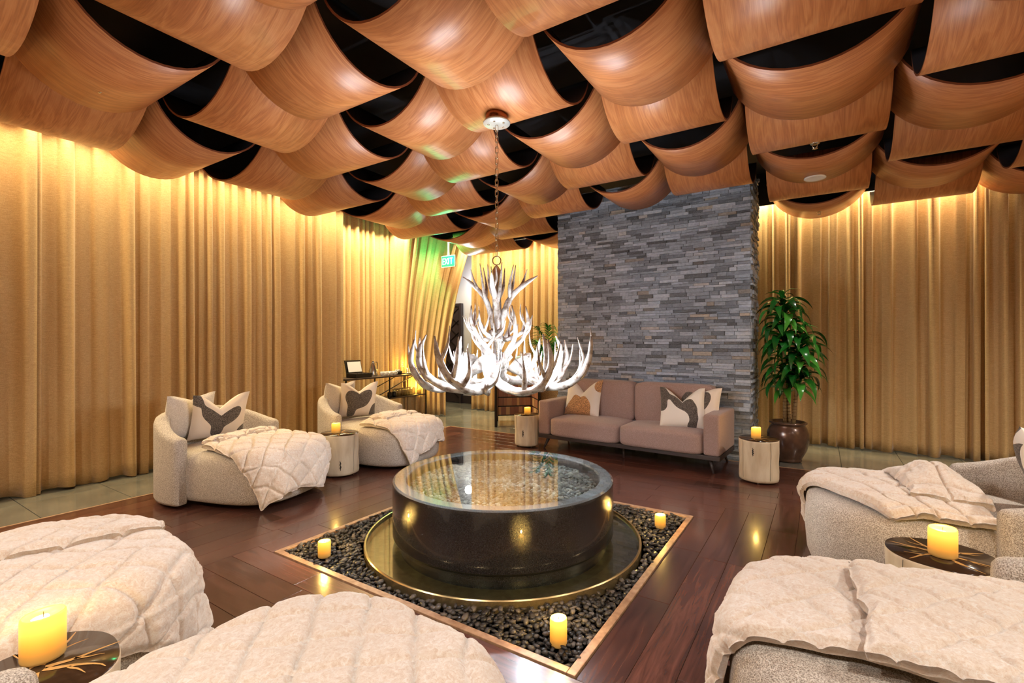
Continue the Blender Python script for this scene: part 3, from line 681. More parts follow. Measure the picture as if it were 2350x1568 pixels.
# ------------------------------------------------------------------ armchairs
SA, SB, SCX, SN_ = .635, .49, .17, 3.2       # seat footprint (superellipse)
def seat_ring(scale_in, n=72):
    out = []
    for k in range(n):
        t = 2*PI*k/n; c, s = math.cos(t), math.sin(t); g = (abs(c)**SN_+abs(s)**SN_)**(-1/SN_)
        out.append((SCX+(SA-scale_in)*g*c, (SB-scale_in)*g*s))
    return out
def make_chair(loc, rz, label):
    t = empty('swivel_armchair', loc, rz, label, 'armchair', 'cream boucle swivel armchairs')
    n = 72; prof = [(.16, .035), (.05, .04), (.015, .06), (0, .1), (-.012, .25), (-.005, .37), (.012, .41), (.045, .437), (.1, .447), (.2, .452), (.34, .455)]
    vs, fs = [], []
    for ins, z in prof:
        for x, y in seat_ring(ins, n): vs.append((x, y, z))
    for j in range(len(prof)-1):
        for k in range(n): fs.append((j*n+k, j*n+(k+1) % n, (j+1)*n+(k+1) % n, (j+1)*n+k))
    fs.append(tuple(range(n))[::-1]); fs.append(tuple((len(prof)-1)*n+k for k in range(n)))
    mesh('seat', vs, fs, M['boucle'], t, True)
    # barrel back and arms
    path = []; Rc = .525; cx_ = -.06; xf = .0
    for i in range(4): path.append((xf-.02*i if i else xf, -Rc, 0))
    path = [(xf, -Rc), (xf-.015, -Rc), (xf-.04, -Rc)]
    for i in range(33):
        a = -PI/2-PI*i/32; path.append((cx_+Rc*.98*math.cos(a), Rc*math.sin(a)))
    path += [(xf-.04, Rc), (xf-.015, Rc), (xf, Rc)]
    m_ = len(path); vs, fs = [], []; th = .06; sec = []
    for i, (x, y) in enumerate(path):
        p, q = path[max(0, i-1)], path[min(m_-1, i+1)]; d = Vector((q[0]-p[0], q[1]-p[1])).normalized(); nr = Vector((-d.y, d.x))
        f = smooth01((-x-.0)/.55); top = .595+.165*f
        e = min(i, m_-1-i); k_ = {0: .62, 1: .88}.get(e, 1.0); tt = th*k_; dz = (.022 if e == 0 else .006 if e == 1 else 0)
        ring = []; r_ = .045
        for (sx, zz) in ((-tt*.85, .035), (-tt, .06), (-tt, .3), (-tt, top-r_), (-tt*.86, top-.018), (-tt*.5, top-.004), (0, top), (tt*.5, top-.004), (tt*.86, top-.018), (tt, top-r_), (tt, .3), (tt, .06), (tt*.85, .035)):
            if zz > .5: zz -= dz
            ring.append((x+nr.x*sx, y+nr.y*sx, zz))
        vs += ring
    n = 13
    for i in range(m_-1):
        for k in range(n):
            k2 = (k+1) % n; fs.append((i*n+k, (i+1)*n+k, (i+1)*n+k2, i*n+k2))
    fs.append(tuple(range(n))); fs.append(tuple((m_-1)*n+k for k in range(n))[::-1])
    mesh('barrel_back', vs, fs, M['boucle'], t, True)
    lathe('swivel_base', [(0, 0), (.34, 0), (.34, .03), (.3, .036), (0, .036)], M['blackbox'], t, 40, c=(.1, 0, 0))
    return t
CH = [((-4.66, 2.38, 0), R(17), 'cream swivel armchair at left, in front of the wide gold curtain'),
      ((-4.60, 3.98, 0), R(6), 'cream swivel armchair further back at left, before the console table'),
      ((.72, 3.76, 0), R(180), 'cream swivel armchair at the right edge, behind the log table'),
      ((.54, 1.97, 0), R(180), 'cream swivel armchair in the bottom right corner'),
      ((-1.13, .36, 0), R(90), 'cream swivel armchair at bottom centre, only its blanketed seat in view'),
      ((-2.63, .20, 0), R(90), 'cream swivel armchair at bottom left under a fur throw')]
chairs = [make_chair(*c) for c in CH]

# ------------------------------------------------------------------ fur throws draped on the seats
def drape_pt(x, y, lift, seed, r_=.07, flare=.02):
    px, py = x-SCX, y; sa, sb = SA-r_, SB-r_
    g = ((abs(px)/sa)**SN_+(abs(py)/sb)**SN_)**(1/SN_)+1e-9
    ztop = .452+.03*max(0, 1-g**2)+lift
    rr = math.hypot(px, py); s = rr*(1-1/g)
    if s <= 0: return Vector((x, y, ztop)), Vector((0, 0, 1))
    ux, uy = px/rr, py/rr; bx, by = px/g, py/g; q = r_+lift
    th = math.atan2(uy, ux)
    if s < q*PI/2:
        a = s/q; return Vector((SCX+bx+ux*q*math.sin(a), by+uy*q*math.sin(a), ztop-q*(1-math.cos(a)))), Vector((ux*math.sin(a), uy*math.sin(a), math.cos(a)))
    h = s-q*PI/2; z = ztop-q-h; o_ = q+.012+flare*h*3+.085*h*math.sin(th*13+seed)+.03*h*math.sin(th*29+seed*2)
    if z < .02: o_ += (.02-z); z = .02
    return Vector((SCX+bx+ux*o_, by+uy*o_, z)), Vector((ux, uy, .1)).normalized()
def throw(chair, corners, label, seed, lift=.02, q=.15, diamond=True, nu=130, nv=120, puff=.02, fold=None, wrink=.008, edge=.03):
    t = empty('fur_throw', chair.location, chair.rotation_euler.z, label, 'blanket', 'cream fur throws on the armchairs')
    def sheet(name, corners, lift, seed, nu, nv, mat, rim=True, xtra=None):
        c = [Vector(k) for k in corners]; vs = []; fs = []
        eu, ev = ((c[1]-c[0]).length+(c[2]-c[3]).length)/2, ((c[3]-c[0]).length+(c[2]-c[1]).length)/2
        for i in range(nu+1):
            for j in range(nv+1):
                u, v = i/nu, j/nv
                p = (c[0]*(1-u)+c[1]*u)*(1-v)+(c[3]*(1-u)+c[2]*u)*v
                wx = edge*fbm(u*3+seed, v*3, 1, 1.0); wy = edge*fbm(u*3, v*3+seed, 5, 1.0)
                x, y = p.x+wx, p.y+wy
                P_, Nn = drape_pt(x, y, lift, seed)
                a, b = u*eu, v*ev
                if diamond: k1, k2 = (a+b)/q, (a-b)/q
                else: k1, k2 = a/q, b/q
                d = min(abs(math.sin(PI*k1*.7)), abs(math.sin(PI*k2*.7)))
                pf = puff*1.35*(1-math.exp(-d*7))
                ed = min(u*eu, (1-u)*eu, v*ev, (1-v)*ev)
                roll = .018*smooth01(ed/.03)
                wr = wrink*fbm(x*7+seed, y*7, P_.z*7)+.4*wrink*fbm(x*22+seed, y*22, P_.z*22)
                hgt = roll+pf+wr+(xtra(u, v) if xtra else 0)
                P_ = P_+Nn*hgt
                vs.append(tuple(P_))
        for i in range(nu):
            for j in range(nv):
                a = i*(nv+1)+j; fs.append((a, a+nv+1, a+nv+2, a+1))
        # underside / hem all round
        b0 = len(vs); ring = [(i, 0) for i in range(nu)]+[(nu, j) for j in range(nv)]+[(i, nv) for i in range(nu, 0, -1)]+[(0, j) for j in range(nv, 0, -1)]
        for (i, j) in ring:
            u, v = i/nu, j/nv; uu, vv = .5+(u-.5)*.97, .5+(v-.5)*.97
            p = (c[0]*(1-uu)+c[1]*uu)*(1-vv)+(c[3]*(1-uu)+c[2]*uu)*vv
            x, y = p.x+edge*fbm(u*3+seed, v*3, 1, 1.0), p.y+edge*fbm(u*3, v*3+seed, 5, 1.0)
            P_, Nn = drape_pt(x, y, max(lift-.012, .002), seed); vs.append(tuple(P_+Nn*.002))
        m_ = len(ring)
        for k in range(m_):
            i, j = ring[k]; i2, j2 = ring[(k+1) % m_]; fs.append((i*(nv+1)+j, i2*(nv+1)+j2, b0+(k+1) % m_, b0+k))
        return mesh(name, vs, fs, mat, t, True)
    sheet('blanket', corners, lift, seed, nu, nv, M['fur'])
    if fold:
        for k, fd in enumerate(fold):
            hump = (lambda u, v, h_=(fd[2] if len(fd) > 2 else 0): h_*math.sin(PI*u)**2*math.sin(PI*v))
            sheet('folded_layer', fd[0], lift+fd[1], seed+3.3+k, nu*2//3, nv*2//3, M['fur'], xtra=hump)
    return t
throw(chairs[0], [(.02, -.36), (.10, .44), (1.20, .30), (1.02, -.66)], 'cream fur throw on the left armchair, one corner hanging to the floor', 1.3, fold=[([(.0, -.34), (.08, .36), (.22, .30), (.14, -.30)], .035)])
throw(chairs[1], [(.20, -.42), (.22, .36), (.98, .38), (1.14, -.44)], 'cream fur throw on the far left armchair, hanging over its front', 2.1, fold=[([(.19, -.30), (.2, .30), (.44, .32), (.42, -.26)], .03)])
throw(chairs[2], [(.06, -.43), (-.02, .44), (.42, .47), (1.12, -.40)], 'cream square-quilted fur throw on the right armchair behind the log table', 3.7, diamond=False, q=.13, fold=[([(.0, -.42), (-.04, .30), (.30, .24), (.38, -.38)], .035, .10)], nu=140)
throw(chairs[3], [(-.05, -.62), (-.05, .27), (1.12, .29), (1.16, -.62)], 'cream fur throw on the bottom right armchair, folded double towards the arm', 4.4, puff=.014, nu=170, nv=150, fold=[([(-.1, -.46), (-.1, .30), (.42, .34), (.46, -.30)], .05)])
throw(chairs[4], [(-.05, -.64), (-.05, .64), (1.16, .62), (1.16, -.60)], 'cream fur throw domed over the bottom centre armchair seat', 5.9, puff=.018, nu=170, nv=160, lift=.03)
throw(chairs[5], [(.0, -.66), (.0, .66), (1.12, .60), (1.18, -.62)], 'cream fur throw on the bottom left armchair with a flat folded end', 6.6, puff=.018, nu=170, nv=160, lift=.03, fold=[([(.1, .05), (.1, .62), (1.02, .60), (.80, .0)], .035)])

# ------------------------------------------------------------------ cushions
def cushion(name, loc, w, h, t, mat, rot, label, group='scatter cushions', chop=.05, seed=0):
    n = 26; vs, uvs, fs = [], [], []
    for side in (1, -1):
        for i in range(n+1):
            for j in range(n+1):
                u, v = -1+2*i/n, -1+2*j/n
                pin = 1-.07*(1-abs(v)**1.0)*0 
                ex = u*w/2*(1-.10*(1-u*u)*0-.075*(1-abs(u)**3)*0)*(1-.06*(1-v*v)*(-1 if 0 else 1)*abs(u)**2)
                ey = v*h/2*(1-.06*(1-u*u)*abs(v)**2)
                th = t/2*((1-u**4)*(1-v**4))**.55
                ey -= chop*max(0, 1-abs(u)/.8)**1.3*smooth01((v+.4)/1.4)
                th *= 1-.35*math.exp(-(u/.25)**2)*smooth01((v)/1.0)
                th += .006*noise.noise(Vector((u*3+seed, v*3, side*2)))*(1-max(abs(u), abs(v))**6)
                vs.append((ex, side*th, ey)); uvs.append(((u*side+1)/2, (v+1)/2))
        b0 = 0 if side == 1 else (n+1)**2
        for i in range(n):
            for j in range(n):
                a = b0+i*(n+1)+j; f = (a, a+1, a+n+2, a+n+1); fs.append(f if side == 1 else f[::-1])
    o = mesh(name, vs, fs, mat, None, True, uvs=uvs); o.location = loc
    o.rotation_euler = rot; return tag(o, label, 'cushion', group)
def at_chair(ch, x, y, z):
    a = ch.rotation_euler.z; return (ch.location.x+x*math.cos(a)-y*math.sin(a), ch.location.y+x*math.sin(a)+y*math.cos(a), z)
# rotation: cushion faces +/-Y locally; z-rotation turns its face to +x of the chair, x-tilt leans it back
def cush_rot(ch, yaw, lean): return (R(lean), 0, ch.rotation_euler.z+R(-90)+R(yaw) + PI)
cushion('cushion', at_chair(chairs[0], -.44, -.10, .70), .50, .44, .13, M['plainpillow'], cush_rot(chairs[0], 0, 12), 'plain cream cushion leaning in the back of the left armchair')
cushion('cushion', at_chair(chairs[0], -.25, .06, .69), .50, .47, .15, M['pillow_a'], cush_rot(chairs[0], -22, 20), 'charcoal and cream patterned cushion in front of the plain one, left armchair', seed=2, chop=.15)
cushion('cushion', at_chair(chairs[1], -.44, -.12, .70), .48, .44, .13, M['plainpillow'], cush_rot(chairs[1], 0, 12), 'plain cream cushion at the back of the far left armchair')
cushion('cushion', at_chair(chairs[1], -.25, .02, .69), .46, .46, .15, M['pillow_b'], cush_rot(chairs[1], -28, 17), 'charcoal and cream patterned cushion on the far left armchair', seed=4, chop=.12)
cushion('cushion', at_chair(chairs[2], -.30, .0, .68), .50, .47, .16, M['pillow_d'], cush_rot(chairs[2], -8, 18), 'charcoal and white cushion cut by the right frame edge', seed=6)

# ------------------------------------------------------------------ sofa
SOF = empty('sofa', (-2.035, 5.47, 0), R(-3.1), 'mauve two-seat sofa on splayed legs before the stone chimney breast', 'sofa')
W_, D_ = 2.27, .74     # local: x -W/2..W/2, y 0 (front) .. D_
def sbox(name, c, s, bev, mat=None): 
    return box(name, c, s, mat or M['mauve'], SOF, bev, smooth=True, seg=4)
sbox('base_rail', (0, D_/2, .165), (W_, D_-.02, .05), .006, M['plinth'])
for sx in (-1, 1): sbox('arm', (sx*(W_/2-.085), D_/2, .41), (.17, D_, .44), .035)
sbox('back_frame', (0, D_-.08, .46), (W_-.36, .14, .54), .03)
def pad(name, c, s, puff, ax, seed):
    bm = bmesh.new(); bmesh.ops.create_cube(bm, size=1); bmesh.ops.subdivide_edges(bm, edges=bm.edges, cuts=11, use_grid_fill=True)
    for v in bm.verts:
        x, y, z = v.co*2
        k = 9.0; m__ = (abs(x)**k+abs(y)**k+abs(z)**k)**(1/k); q = Vector((x, y, z))/m__
        v.co = Vector((q.x*s[0]/2, q.y*s[1]/2, q.z*s[2]/2))
        if ax == 'z' and q.z > 0: v.co.z += puff*(1-q.x**2)*(1-q.y**2)+.006*noise.noise(Vector((q.x*3+seed, q.y*3, 0)))
        if ax == 'y' and q.y < 0: v.co.y -= puff*(1-q.x**2)*(1-q.z**2)
        v.co += Vector(c)
    return bmobj(name, bm, M['mauve'], SOF, True)
cw = (W_-.34)/2
for s in (-1, 1):
    pad('seat_cushion', (s*cw/2, .315, .30), (cw-.002, .70, .24), .02, 'z', s)
    pad('back_cushion', (s*cw/2, D_-.16, .64), (cw-.002, .22, .52), .02, 'y', s)
for sx in (-1, 1):
    for sy in (0, 1):
        y = .09 if sy == 0 else D_-.09; tube('leg', [(sx*(W_/2-.12), y, .145), (sx*(W_/2-.07), y+(-.05 if sy == 0 else .04), 0)], [.024, .011], M['plinth'], SOF, 14)
tube('leg', [(0, .16, .145), (0, .16, 0)], [.014, .012], M['plinth'], SOF, 12)
def at_sofa(x, y, z):
    a = R(-3.1); return (-2.035+x*math.cos(a)-y*math.sin(a), 5.47+x*math.sin(a)+y*math.cos(a), z)
cushion('cushion', at_sofa(-.68, .42, .66), .54, .50, .16, M['pillow_c'], (R(-14), 0, R(-8)), 'tan and cream patterned cushion at the left end of the sofa', seed=8, chop=.17)
cushion('cushion', at_sofa(.80, .46, .655), .50, .46, .14, M['pillow_b'], (R(-14), 0, R(-12)), 'charcoal patterned cushion half hidden behind another at the sofa\'s right end', seed=10, chop=.06)
cushion('cushion', at_sofa(.66, .30, .645), .50, .48, .15, M['pillow_d'], (R(-20), 0, R(14)), 'charcoal and cream cushion in front at the right end of the sofa', seed=12, chop=.16)

# ------------------------------------------------------------------ potted plants
def leaf_mesh(name, ln, wd, droop, seed, n=9):
    rnd = random.Random(seed); vs, fs = [], []; x = z = 0; a = R(55)
    for i in range(n+1):
        f = i/n; w = wd*math.sin(PI*min(1, (f*.97+.03)**.75))*.5 if f < 1 else .001
        side = .0
        vs += [(x, -w, z+w*.35), (x, 0, z-.0), (x, w, z+w*.35)]
        st = ln/n; x += math.cos(a)*st; z += math.sin(a)*st; a -= droop/n*(1.2-.4*f)
    for i in range(n):
        b0 = i*3; fs += [(b0, b0+3, b0+4, b0+1), (b0+1, b0+4, b0+5, b0+2)]
    me = bpy.data.meshes.new(name); me.from_pydata(vs, [], fs); me.update()
    for p in me.polygons: p.use_smooth = True
    me.materials.append(M['leaf']); return me
def put_leaf(parent, me, loc, rz, s, roll=0, tilt=0):
    o = bpy.data.objects.new('leaf', me); col.objects.link(o); o.parent = parent; o.location = loc; o.rotation_euler = (roll, tilt, rz); o.scale = (s,)*3
DR = empty('potted_dracaena', (-.34, 6.54, 0), 0, 'tall corn plant with glossy drooping leaves in a bronze glazed urn', 'plant')
lathe('pot', [(0, .0), (.125, .0), (.145, .012), (.142, .03), (.15, .05), (.195, .14), (.222, .25), (.218, .34), (.195, .40), (.178, .425), (.182, .437), (.2, .447), (.2, .462), (.185, .468), (.172, .462), (.168, .42), (0, .42)], M['bronzepot'], DR, 56)
lathe('soil', [(.172, .43), (.1, .445), (0, .45)], M['soil'], DR, 28)
rnd = random.Random(5)
LM = [leaf_mesh('leaf', .44, .105, R(d), k) for k, d in enumerate((120, 140, 155, 100))]
for k, (dx, dy, top, lean) in enumerate(((-.03, .02, 1.93, (-.02, 0)), (.06, -.04, 1.52, (.08, .02)), (.01, .06, 1.18, (-.05, .05)))):
    pts_ = [(dx, dy, .42), (dx+lean[0]*.5, dy+lean[1]*.5, (.42+top)/2), (dx+lean[0], dy+lean[1], top)]
    tube('cane', pts_, [.022, .018, .012], M['cane'], DR, 10)
    for r_ in range(9):
        f = r_/9; z = .46+f*.35; c = tube('cane_ring', [(dx+lean[0]*f*.3, dy, z), (dx+lean[0]*f*.3, dy, z+.004)], [.0235, .0225], M['soil'], DR, 10)
    z = top; cnt = 0; lo = .74 if k == 2 else top-.68
    while z > lo:
        f = (z-.42)/(top-.42); base = (dx+lean[0]*f, dy+lean[1]*f, z)
        a = cnt*2.399+k; sc_ = rnd.uniform(.8, 1.05)*(.62 if top-z < .06 else 1)
        put_leaf(DR, LM[0 if top-z < .05 else rnd.choice((0, 1, 2, 1))], base, a, sc_, rnd.uniform(-.3, .3), rnd.uniform(-.1, .25) if top-z > .05 else -.4)
        cnt += 1; z -= .0105 if k == 0 else .0125
PM = empty('potted_palm', (-4.0, 7.40, 0), 0, 'palm in a tall woven basket behind the left end of the sofa', 'plant')
lathe('basket', [(0, 0), (.17, 0), (.185, .05), (.2, .3), (.245, .62), (.25, .80), (.24, .81), (.225, .80), (.22, .74), (0, .74)], M['basket'], PM, 40)
lathe('soil', [(.222, .75), (0, .77)], M['soil'], PM, 24)
FL = leaf_mesh('leaflet', .30, .05, R(90), 3, 5)
for k in range(11):
    a = 2*PI*k/11+rnd.uniform(-.2, .2); H = rnd.uniform(.5, 1.05); out_ = rnd.uniform(.2, .42); pp = []
    for i in range(9):
        f = i/8; pp.append((math.cos(a)*out_*f**1.6, math.sin(a)*out_*f**1.6, .74+H*(math.sin(f*2.0)/math.sin(2.0)*.8 if 0 else (f-.28*f*f*f)*1.25)))
    tube('stem', pp, [.008-.0008*i for i in range(9)], M['leaf'], PM, 6)
    vs, fs = [], []
    for i in range(3, 9):
        for q in range(2):
            f = (i+q*.5)/8.0
            if f > 1: continue
            i0 = min(7, int(f*8)); g = f*8-i0; b0v = Vector(pp[i0])*(1-g)+Vector(pp[i0+1])*g
            for s in (-1, 1):
                put_a = a+s*(1.0-.35*f); me = FL
                o = bpy.data.objects.new('frond_leaf', me); col.objects.link(o); o.parent = PM; o.location = b0v; o.rotation_euler = (0, rnd.uniform(.1, .4), put_a); o.scale = (1.15-.3*f,)*3

# ------------------------------------------------------------------ antler chandelier
CD = empty('antler_chandelier', (CHX, CHY, 0), 0, 'white antler chandelier hanging on a chain over the fountain', 'chandelier')
CANZ = 3.0
lathe('canopy', [(0, CANZ+.09), (.075, CANZ+.09), (.082, CANZ+.08), (.082, CANZ+.03), (.078, CANZ+.02)], M['coppercap'], CD, 40)
pl = lathe('canopy_plate', [(0, CANZ+.02), (.094, CANZ+.02), (.1, CANZ+.012), (.098, CANZ+.003), (.03, CANZ-.002), (0, CANZ-.002)], M['galv'], CD, 40)
for k in range(5):
    a = 2*PI*k/5; lathe('plate_bolt', [(.0, CANZ-.006), (.008, CANZ-.005), (.009, CANZ+.003)], M['chrome'], CD, 12, c=(.06*math.cos(a), .06*math.sin(a), 0))
def link_mesh(hl, r, w):
    vs, fs = [], []; pts_ = []; n = 20
    for i in range(n):
        t = 2*PI*i/n; x = w*math.cos(t); z = math.sin(t)*w+(hl-w)*(1 if math.sin(t) > 0 else -1 if math.sin(t) < 0 else 0); pts_.append(Vector((x, 0, z)))
    for i, p in enumerate(pts_):
        d = (pts_[(i+1) % n]-pts_[i-1]).normalized(); a = Vector((0, 1, 0)); b_ = d.cross(a)
        for k in range(6): t = 2*PI*k/6; vs.append(tuple(p+a*math.cos(t)*r+b_*math.sin(t)*r))
    for i in range(n):
        for k in range(6): k2 = (k+1) % 6; i2 = (i+1) % n; fs.append((i*6+k, i*6+k2, i2*6+k2, i2*6+k))
    me = bpy.data.meshes.new('chain_link'); me.from_pydata(vs, [], fs); me.update()
    for p in me.polygons: p.use_smooth = True
    me.materials.append(M['chrome']); return me
zt, zb = CANZ-.01, 2.035; nl = 24; pitch = (zt-zb)/nl; lm = link_mesh(pitch*.66, .0028, .011)
for k in range(nl):
    o = bpy.data.objects.new('chain_link', lm); col.objects.link(o); o.parent = CD; o.location = (0, 0, zt-(k+.5)*pitch); o.rotation_euler = (0, 0, YAW+R(25)+(PI/2 if k % 2 else 0))
rg = link_mesh(.032, .0045, .03); o = bpy.data.objects.new('top_ring', rg); col.objects.link(o); o.parent = CD; o.location = (0, 0, 2.0); o.rotation_euler = (0, 0, YAW)
lathe('stem', [(0, 1.965), (.012, 1.96), (.026, 1.935), (.03, 1.93), (.034, 1.9), (.033, 1.8), (.03, 1.72), (.036, 1.6), (.04, 1.45), (.034, 1.3), (.03, 1.16), (0, 1.13)], M['silver'], CD, 18, wob=lambda t, z: 1+.1*math.sin(3*t+z*40)+.06*math.sin(5*t-z*25))
def crv(pts_, n):
    """Catmull-Rom through pts_"""
    P_ = [Vector(p) for p in pts_]; P_ = [P_[0]*2-P_[1]]+P_+[P_[-1]*2-P_[-2]]; out = []
    segs = len(P_)-3
    for i in range(n+1):
        t = i/n*segs; k = min(segs-1, int(t)); t -= k; a, b_, c_, d_ = P_[k:k+4]
        out.append(.5*((2*b_)+(c_-a)*t+(2*a-5*b_+4*c_-d_)*t*t+(3*b_-a-3*c_+d_)*t**3))
    return out
def antler_mesh(beam, r0, r1, tines, seed):
    rnd = random.Random(seed); vs, fs = [], []
    c = crv(beam, 22); m_ = len(c)
    rr = [max(.0035, r0+(r1-r0)*(i/(m_-1)))*(1+.07*math.sin(i*1.9+seed)) * (1.45 if i == 0 else 1.25 if i == 1 else 1) for i in range(m_)]
    for i in range(m_-4, m_): rr[i] *= (m_-i)/5.0+.12
    btube(vs, fs, c, rr, 10)
    for (f, pts_, r) in tines:
        b_ = c[int(f*(m_-1))]; tp = crv([b_]+[b_+Vector(p) for p in pts_], 12)
        btube(vs, fs, tp, [r*(1-(i/12)**1.6*.86) for i in range(13)], 8)
    me = bpy.data.meshes.new('antler'); me.from_pydata(vs, [], fs); me.update()
    for p in me.polygons: p.use_smooth = True
    me.materials.append(M['antler']); return me
# x outward, y tangential, z up (relative to chandelier axis)
low = [antler_mesh([(.10, .02, 1.24), (.26, .06, 1.12), (.44, .03, 1.085), (.60, -.03, 1.17), (.67, -.07, 1.30), (.685, -.09, 1.44)], .037, .015,
        [(.28, [(.03, .09, .06), (.02, .12, .20)], .017), (.50, [(.05, .07, .10), (.05, .06, .25)], .017), (.62, [(.02, .04, .12), (-.02, .03, .27)], .016), (.78, [(.01, .05, .10), (0, .06, .22)], .012)], 1),
       antler_mesh([(.16, -.1, 1.30), (.24, -.06, 1.14), (.38, .04, 1.075), (.52, .13, 1.12), (.60, .17, 1.26), (.58, .16, 1.42)], .038, .015,
        [(.25, [(.00, -.08, .05), (.02, -.11, .21)], .018), (.48, [(.07, -.02, .12), (.09, -.04, .26)], .017), (.70, [(.04, -.05, .10), (.05, -.07, .22)], .013)], 2),
       antler_mesh([(.30, .16, 1.10), (.34, .06, 1.09), (.42, -.08, 1.10), (.52, -.17, 1.20), (.54, -.19, 1.33), (.50, -.17, 1.45)], .038, .015,
        [(.3, [(-.05, .02, .08), (-.06, .0, .24)], .018), (.55, [(.06, .02, .10), (.09, .04, .24)], .016)], 3)]
for k in range(12):
    o = bpy.data.objects.new('antler', low[k % 3]); col.objects.link(o); o.parent = CD; o.rotation_euler = (0, 0, 2*PI*k/12+.13*((k*7) % 3)+.2); o.scale = (1.05, 1.1, 1)
mid = [antler_mesh([(.03, 0, 1.22), (.10, .03, 1.34), (.19, .03, 1.43), (.235, 0, 1.54), (.225, -.02, 1.66)], .021, .010,
        [(.35, [(-.01, .06, .07), (.0, .07, .17)], .013), (.55, [(.05, -.04, .05), (.07, -.05, .14)], .012), (.7, [(-.04, -.03, .08), (-.04, -.03, .17)], .011)], 5),
       antler_mesh([(.02, .03, 1.48), (.07, .02, 1.42), (.14, -.04, 1.45), (.20, -.08, 1.50), (.25, -.09, 1.60)], .02, .009,
        [(.4, [(.02, .06, .05), (.05, .09, .13)], .012), (.65, [(.03, .03, .07), (.02, .04, .15)], .010)], 6)]
for k in range(9):
    o = bpy.data.objects.new('antler', mid[k % 2]); col.objects.link(o); o.parent = CD; o.rotation_euler = (0, 0, 2*PI*k/9+.3)
top_ = antler_mesh([(.0, .0, 1.42), (.04, .01, 1.58), (.10, .0, 1.72), (.19, -.01, 1.81), (.30, 0, 1.885)], .030, .014,
        [(.42, [(.03, .03, .10), (.06, .05, .30)], .019), (.5, [(-.0, -.04, .09), (.03, -.05, .24)], .017), (.72, [(.03, .03, .06), (.06, .03, .15)], .013)], 8)
for k, a in enumerate((R(-6), R(172), R(85), R(262))):
    o = bpy.data.objects.new('antler', top_); col.objects.link(o); o.parent = CD; o.rotation_euler = (0, 0, YAW+a); o.scale = (.85 if k == 1 else .7 if k > 1 else 1, 1, 1)
for l, d in BULBS:
    x, y = l*CS-d*SN, l*SN+d*CS
    b0 = lathe('lamp_holder', [(.0, 1.13), (.018, 1.135), (.014, 1.15), (.0125, 1.235), (.0, 1.237)], M['antler'], CD, 14, c=(x, y, 0))
    lathe('bulb', [(.0, 1.237), (.008, 1.24), (.015, 1.262), (.013, 1.28), (.005, 1.30), (0, 1.304)], M['bulb'], CD, 14, c=(x, y, 0))

# ------------------------------------------------------------------ exit sign
EX = empty('exit_sign', (-5.92, 6.93, 2.93), 0, 'green lit EXIT sign hanging at the end of the left curtain', 'sign')
box('housing', (0, .02, 0), (.34, .035, .22), M['white'], EX, .006)
box('green_panel', (0, -.0, 0), (.31, .006, .19), M['green'], EX)
box('hanger', (0, .02, .25), (.03, .03, .3), M['white'], EX)
def letter(name, x, rects):
    bm = bmesh.new()
    for (cx_, cz_, w2, h2, a) in rects: bbox(bm, (x+cx_, -.006, cz_), (w2, .005, h2), rot=None) if not a else bbox(bm, (x+cx_, -.006, cz_), (w2, .005, h2), rot=Matrix.Rotation(a, 3, 'Y'))
    bmobj(name, bm, M['exitwhite'], EX)
letter('letter_e', -.105, [(-.018, 0, .014, .12, 0), (.003, .053, .05, .014, 0), (.003, 0, .044, .014, 0), (.003, -.053, .05, .014, 0)])
letter('letter_x', -.035, [(0, 0, .016, .132, R(29)), (0, 0, .016, .132, R(-29))])
letter('letter_i', .02, [(0, 0, .015, .12, 0)])
letter('letter_t', .082, [(0, 0, .015, .12, 0), (0, .053, .065, .014, 0)])
point('exit_light', (-5.92, 6.80, 2.98), 10, (.0, 1, .35), .05)

# ------------------------------------------------------------------ console table with coffee things
TX0, TX1, TY0, TY1, TZ = -6.55, -6.16, 4.80, 6.62, .83
CT = empty('console_table', ((TX0+TX1)/2, (TY0+TY1)/2, 0), 0, 'long dark console table with a lower shelf, behind the far left armchair', 'table')
hx, hy = (TX1-TX0)/2, (TY1-TY0)/2
box('tabletop', (0, 0, TZ-.0125), (2*hx, 2*hy, .025), M['darkwood'], CT, .003)
box('lower_shelf', (0, .42, .44), (2*hx-.04, 2*hy-.86, .02), M['darkwood'], CT, .003)
for sx in (-1, 1):
    for yy in (-hy+.02, 0, hy-.02): box('leg', (sx*(hx-.012), yy, (TZ-.025)/2), (.018, .018, TZ-.025), M['blackmetal'], CT)
    tube('brace', [(sx*(hx-.012), -.42, .45), (sx*(hx-.012), .55, TZ-.03)], .008, M['blackmetal'], CT, 6)
def Tt(x, y): return ((TX0+TX1)/2+x, (TY0+TY1)/2+y, TZ)
tb = empty('tea_box', Tt(.04, -.52), R(4), 'open black tea box with a white card in its lid on the console table', 'box')
box('tray', (0, 0, .035), (.22, .34, .065), M['blackbox'], tb, .004)
for k in range(4): box('divider', (0, -.12+k*.08, .07), (.2, .006, .008), M['darkwood'], tb)
box('lid', (-.13, 0, .17), (.012, .34, .22), M['blackbox'], tb, .003, rot=Matrix.Rotation(R(-14), 3, 'Y'))
box('card', (-.105, 0, .17), (.003, .28, .17), M['paper'], tb, rot=Matrix.Rotation(R(-14), 3, 'Y'))
box('card_mark', (-.12, -.08, .225), (.004, .03, .018), M['maroon'], tb, rot=Matrix.Rotation(R(-14), 3, 'Y'))
cf = empty('coffee_carafe', Tt(-.02, -.18), 0, 'steel coffee carafe with handle on the console table', 'carafe')
lathe('body', [(0, 0), (.072, 0), (.076, .02), (.07, .1), (.046, .18), (.03, .22), (.034, .235), (0, .24)], M['steel'], cf, 28)
tube('handle', crv([(0, .03, .23), (0, .085, .23), (0, .09, .14), (0, .06, .06)], 10), .006, M['blackbox'], cf, 8)
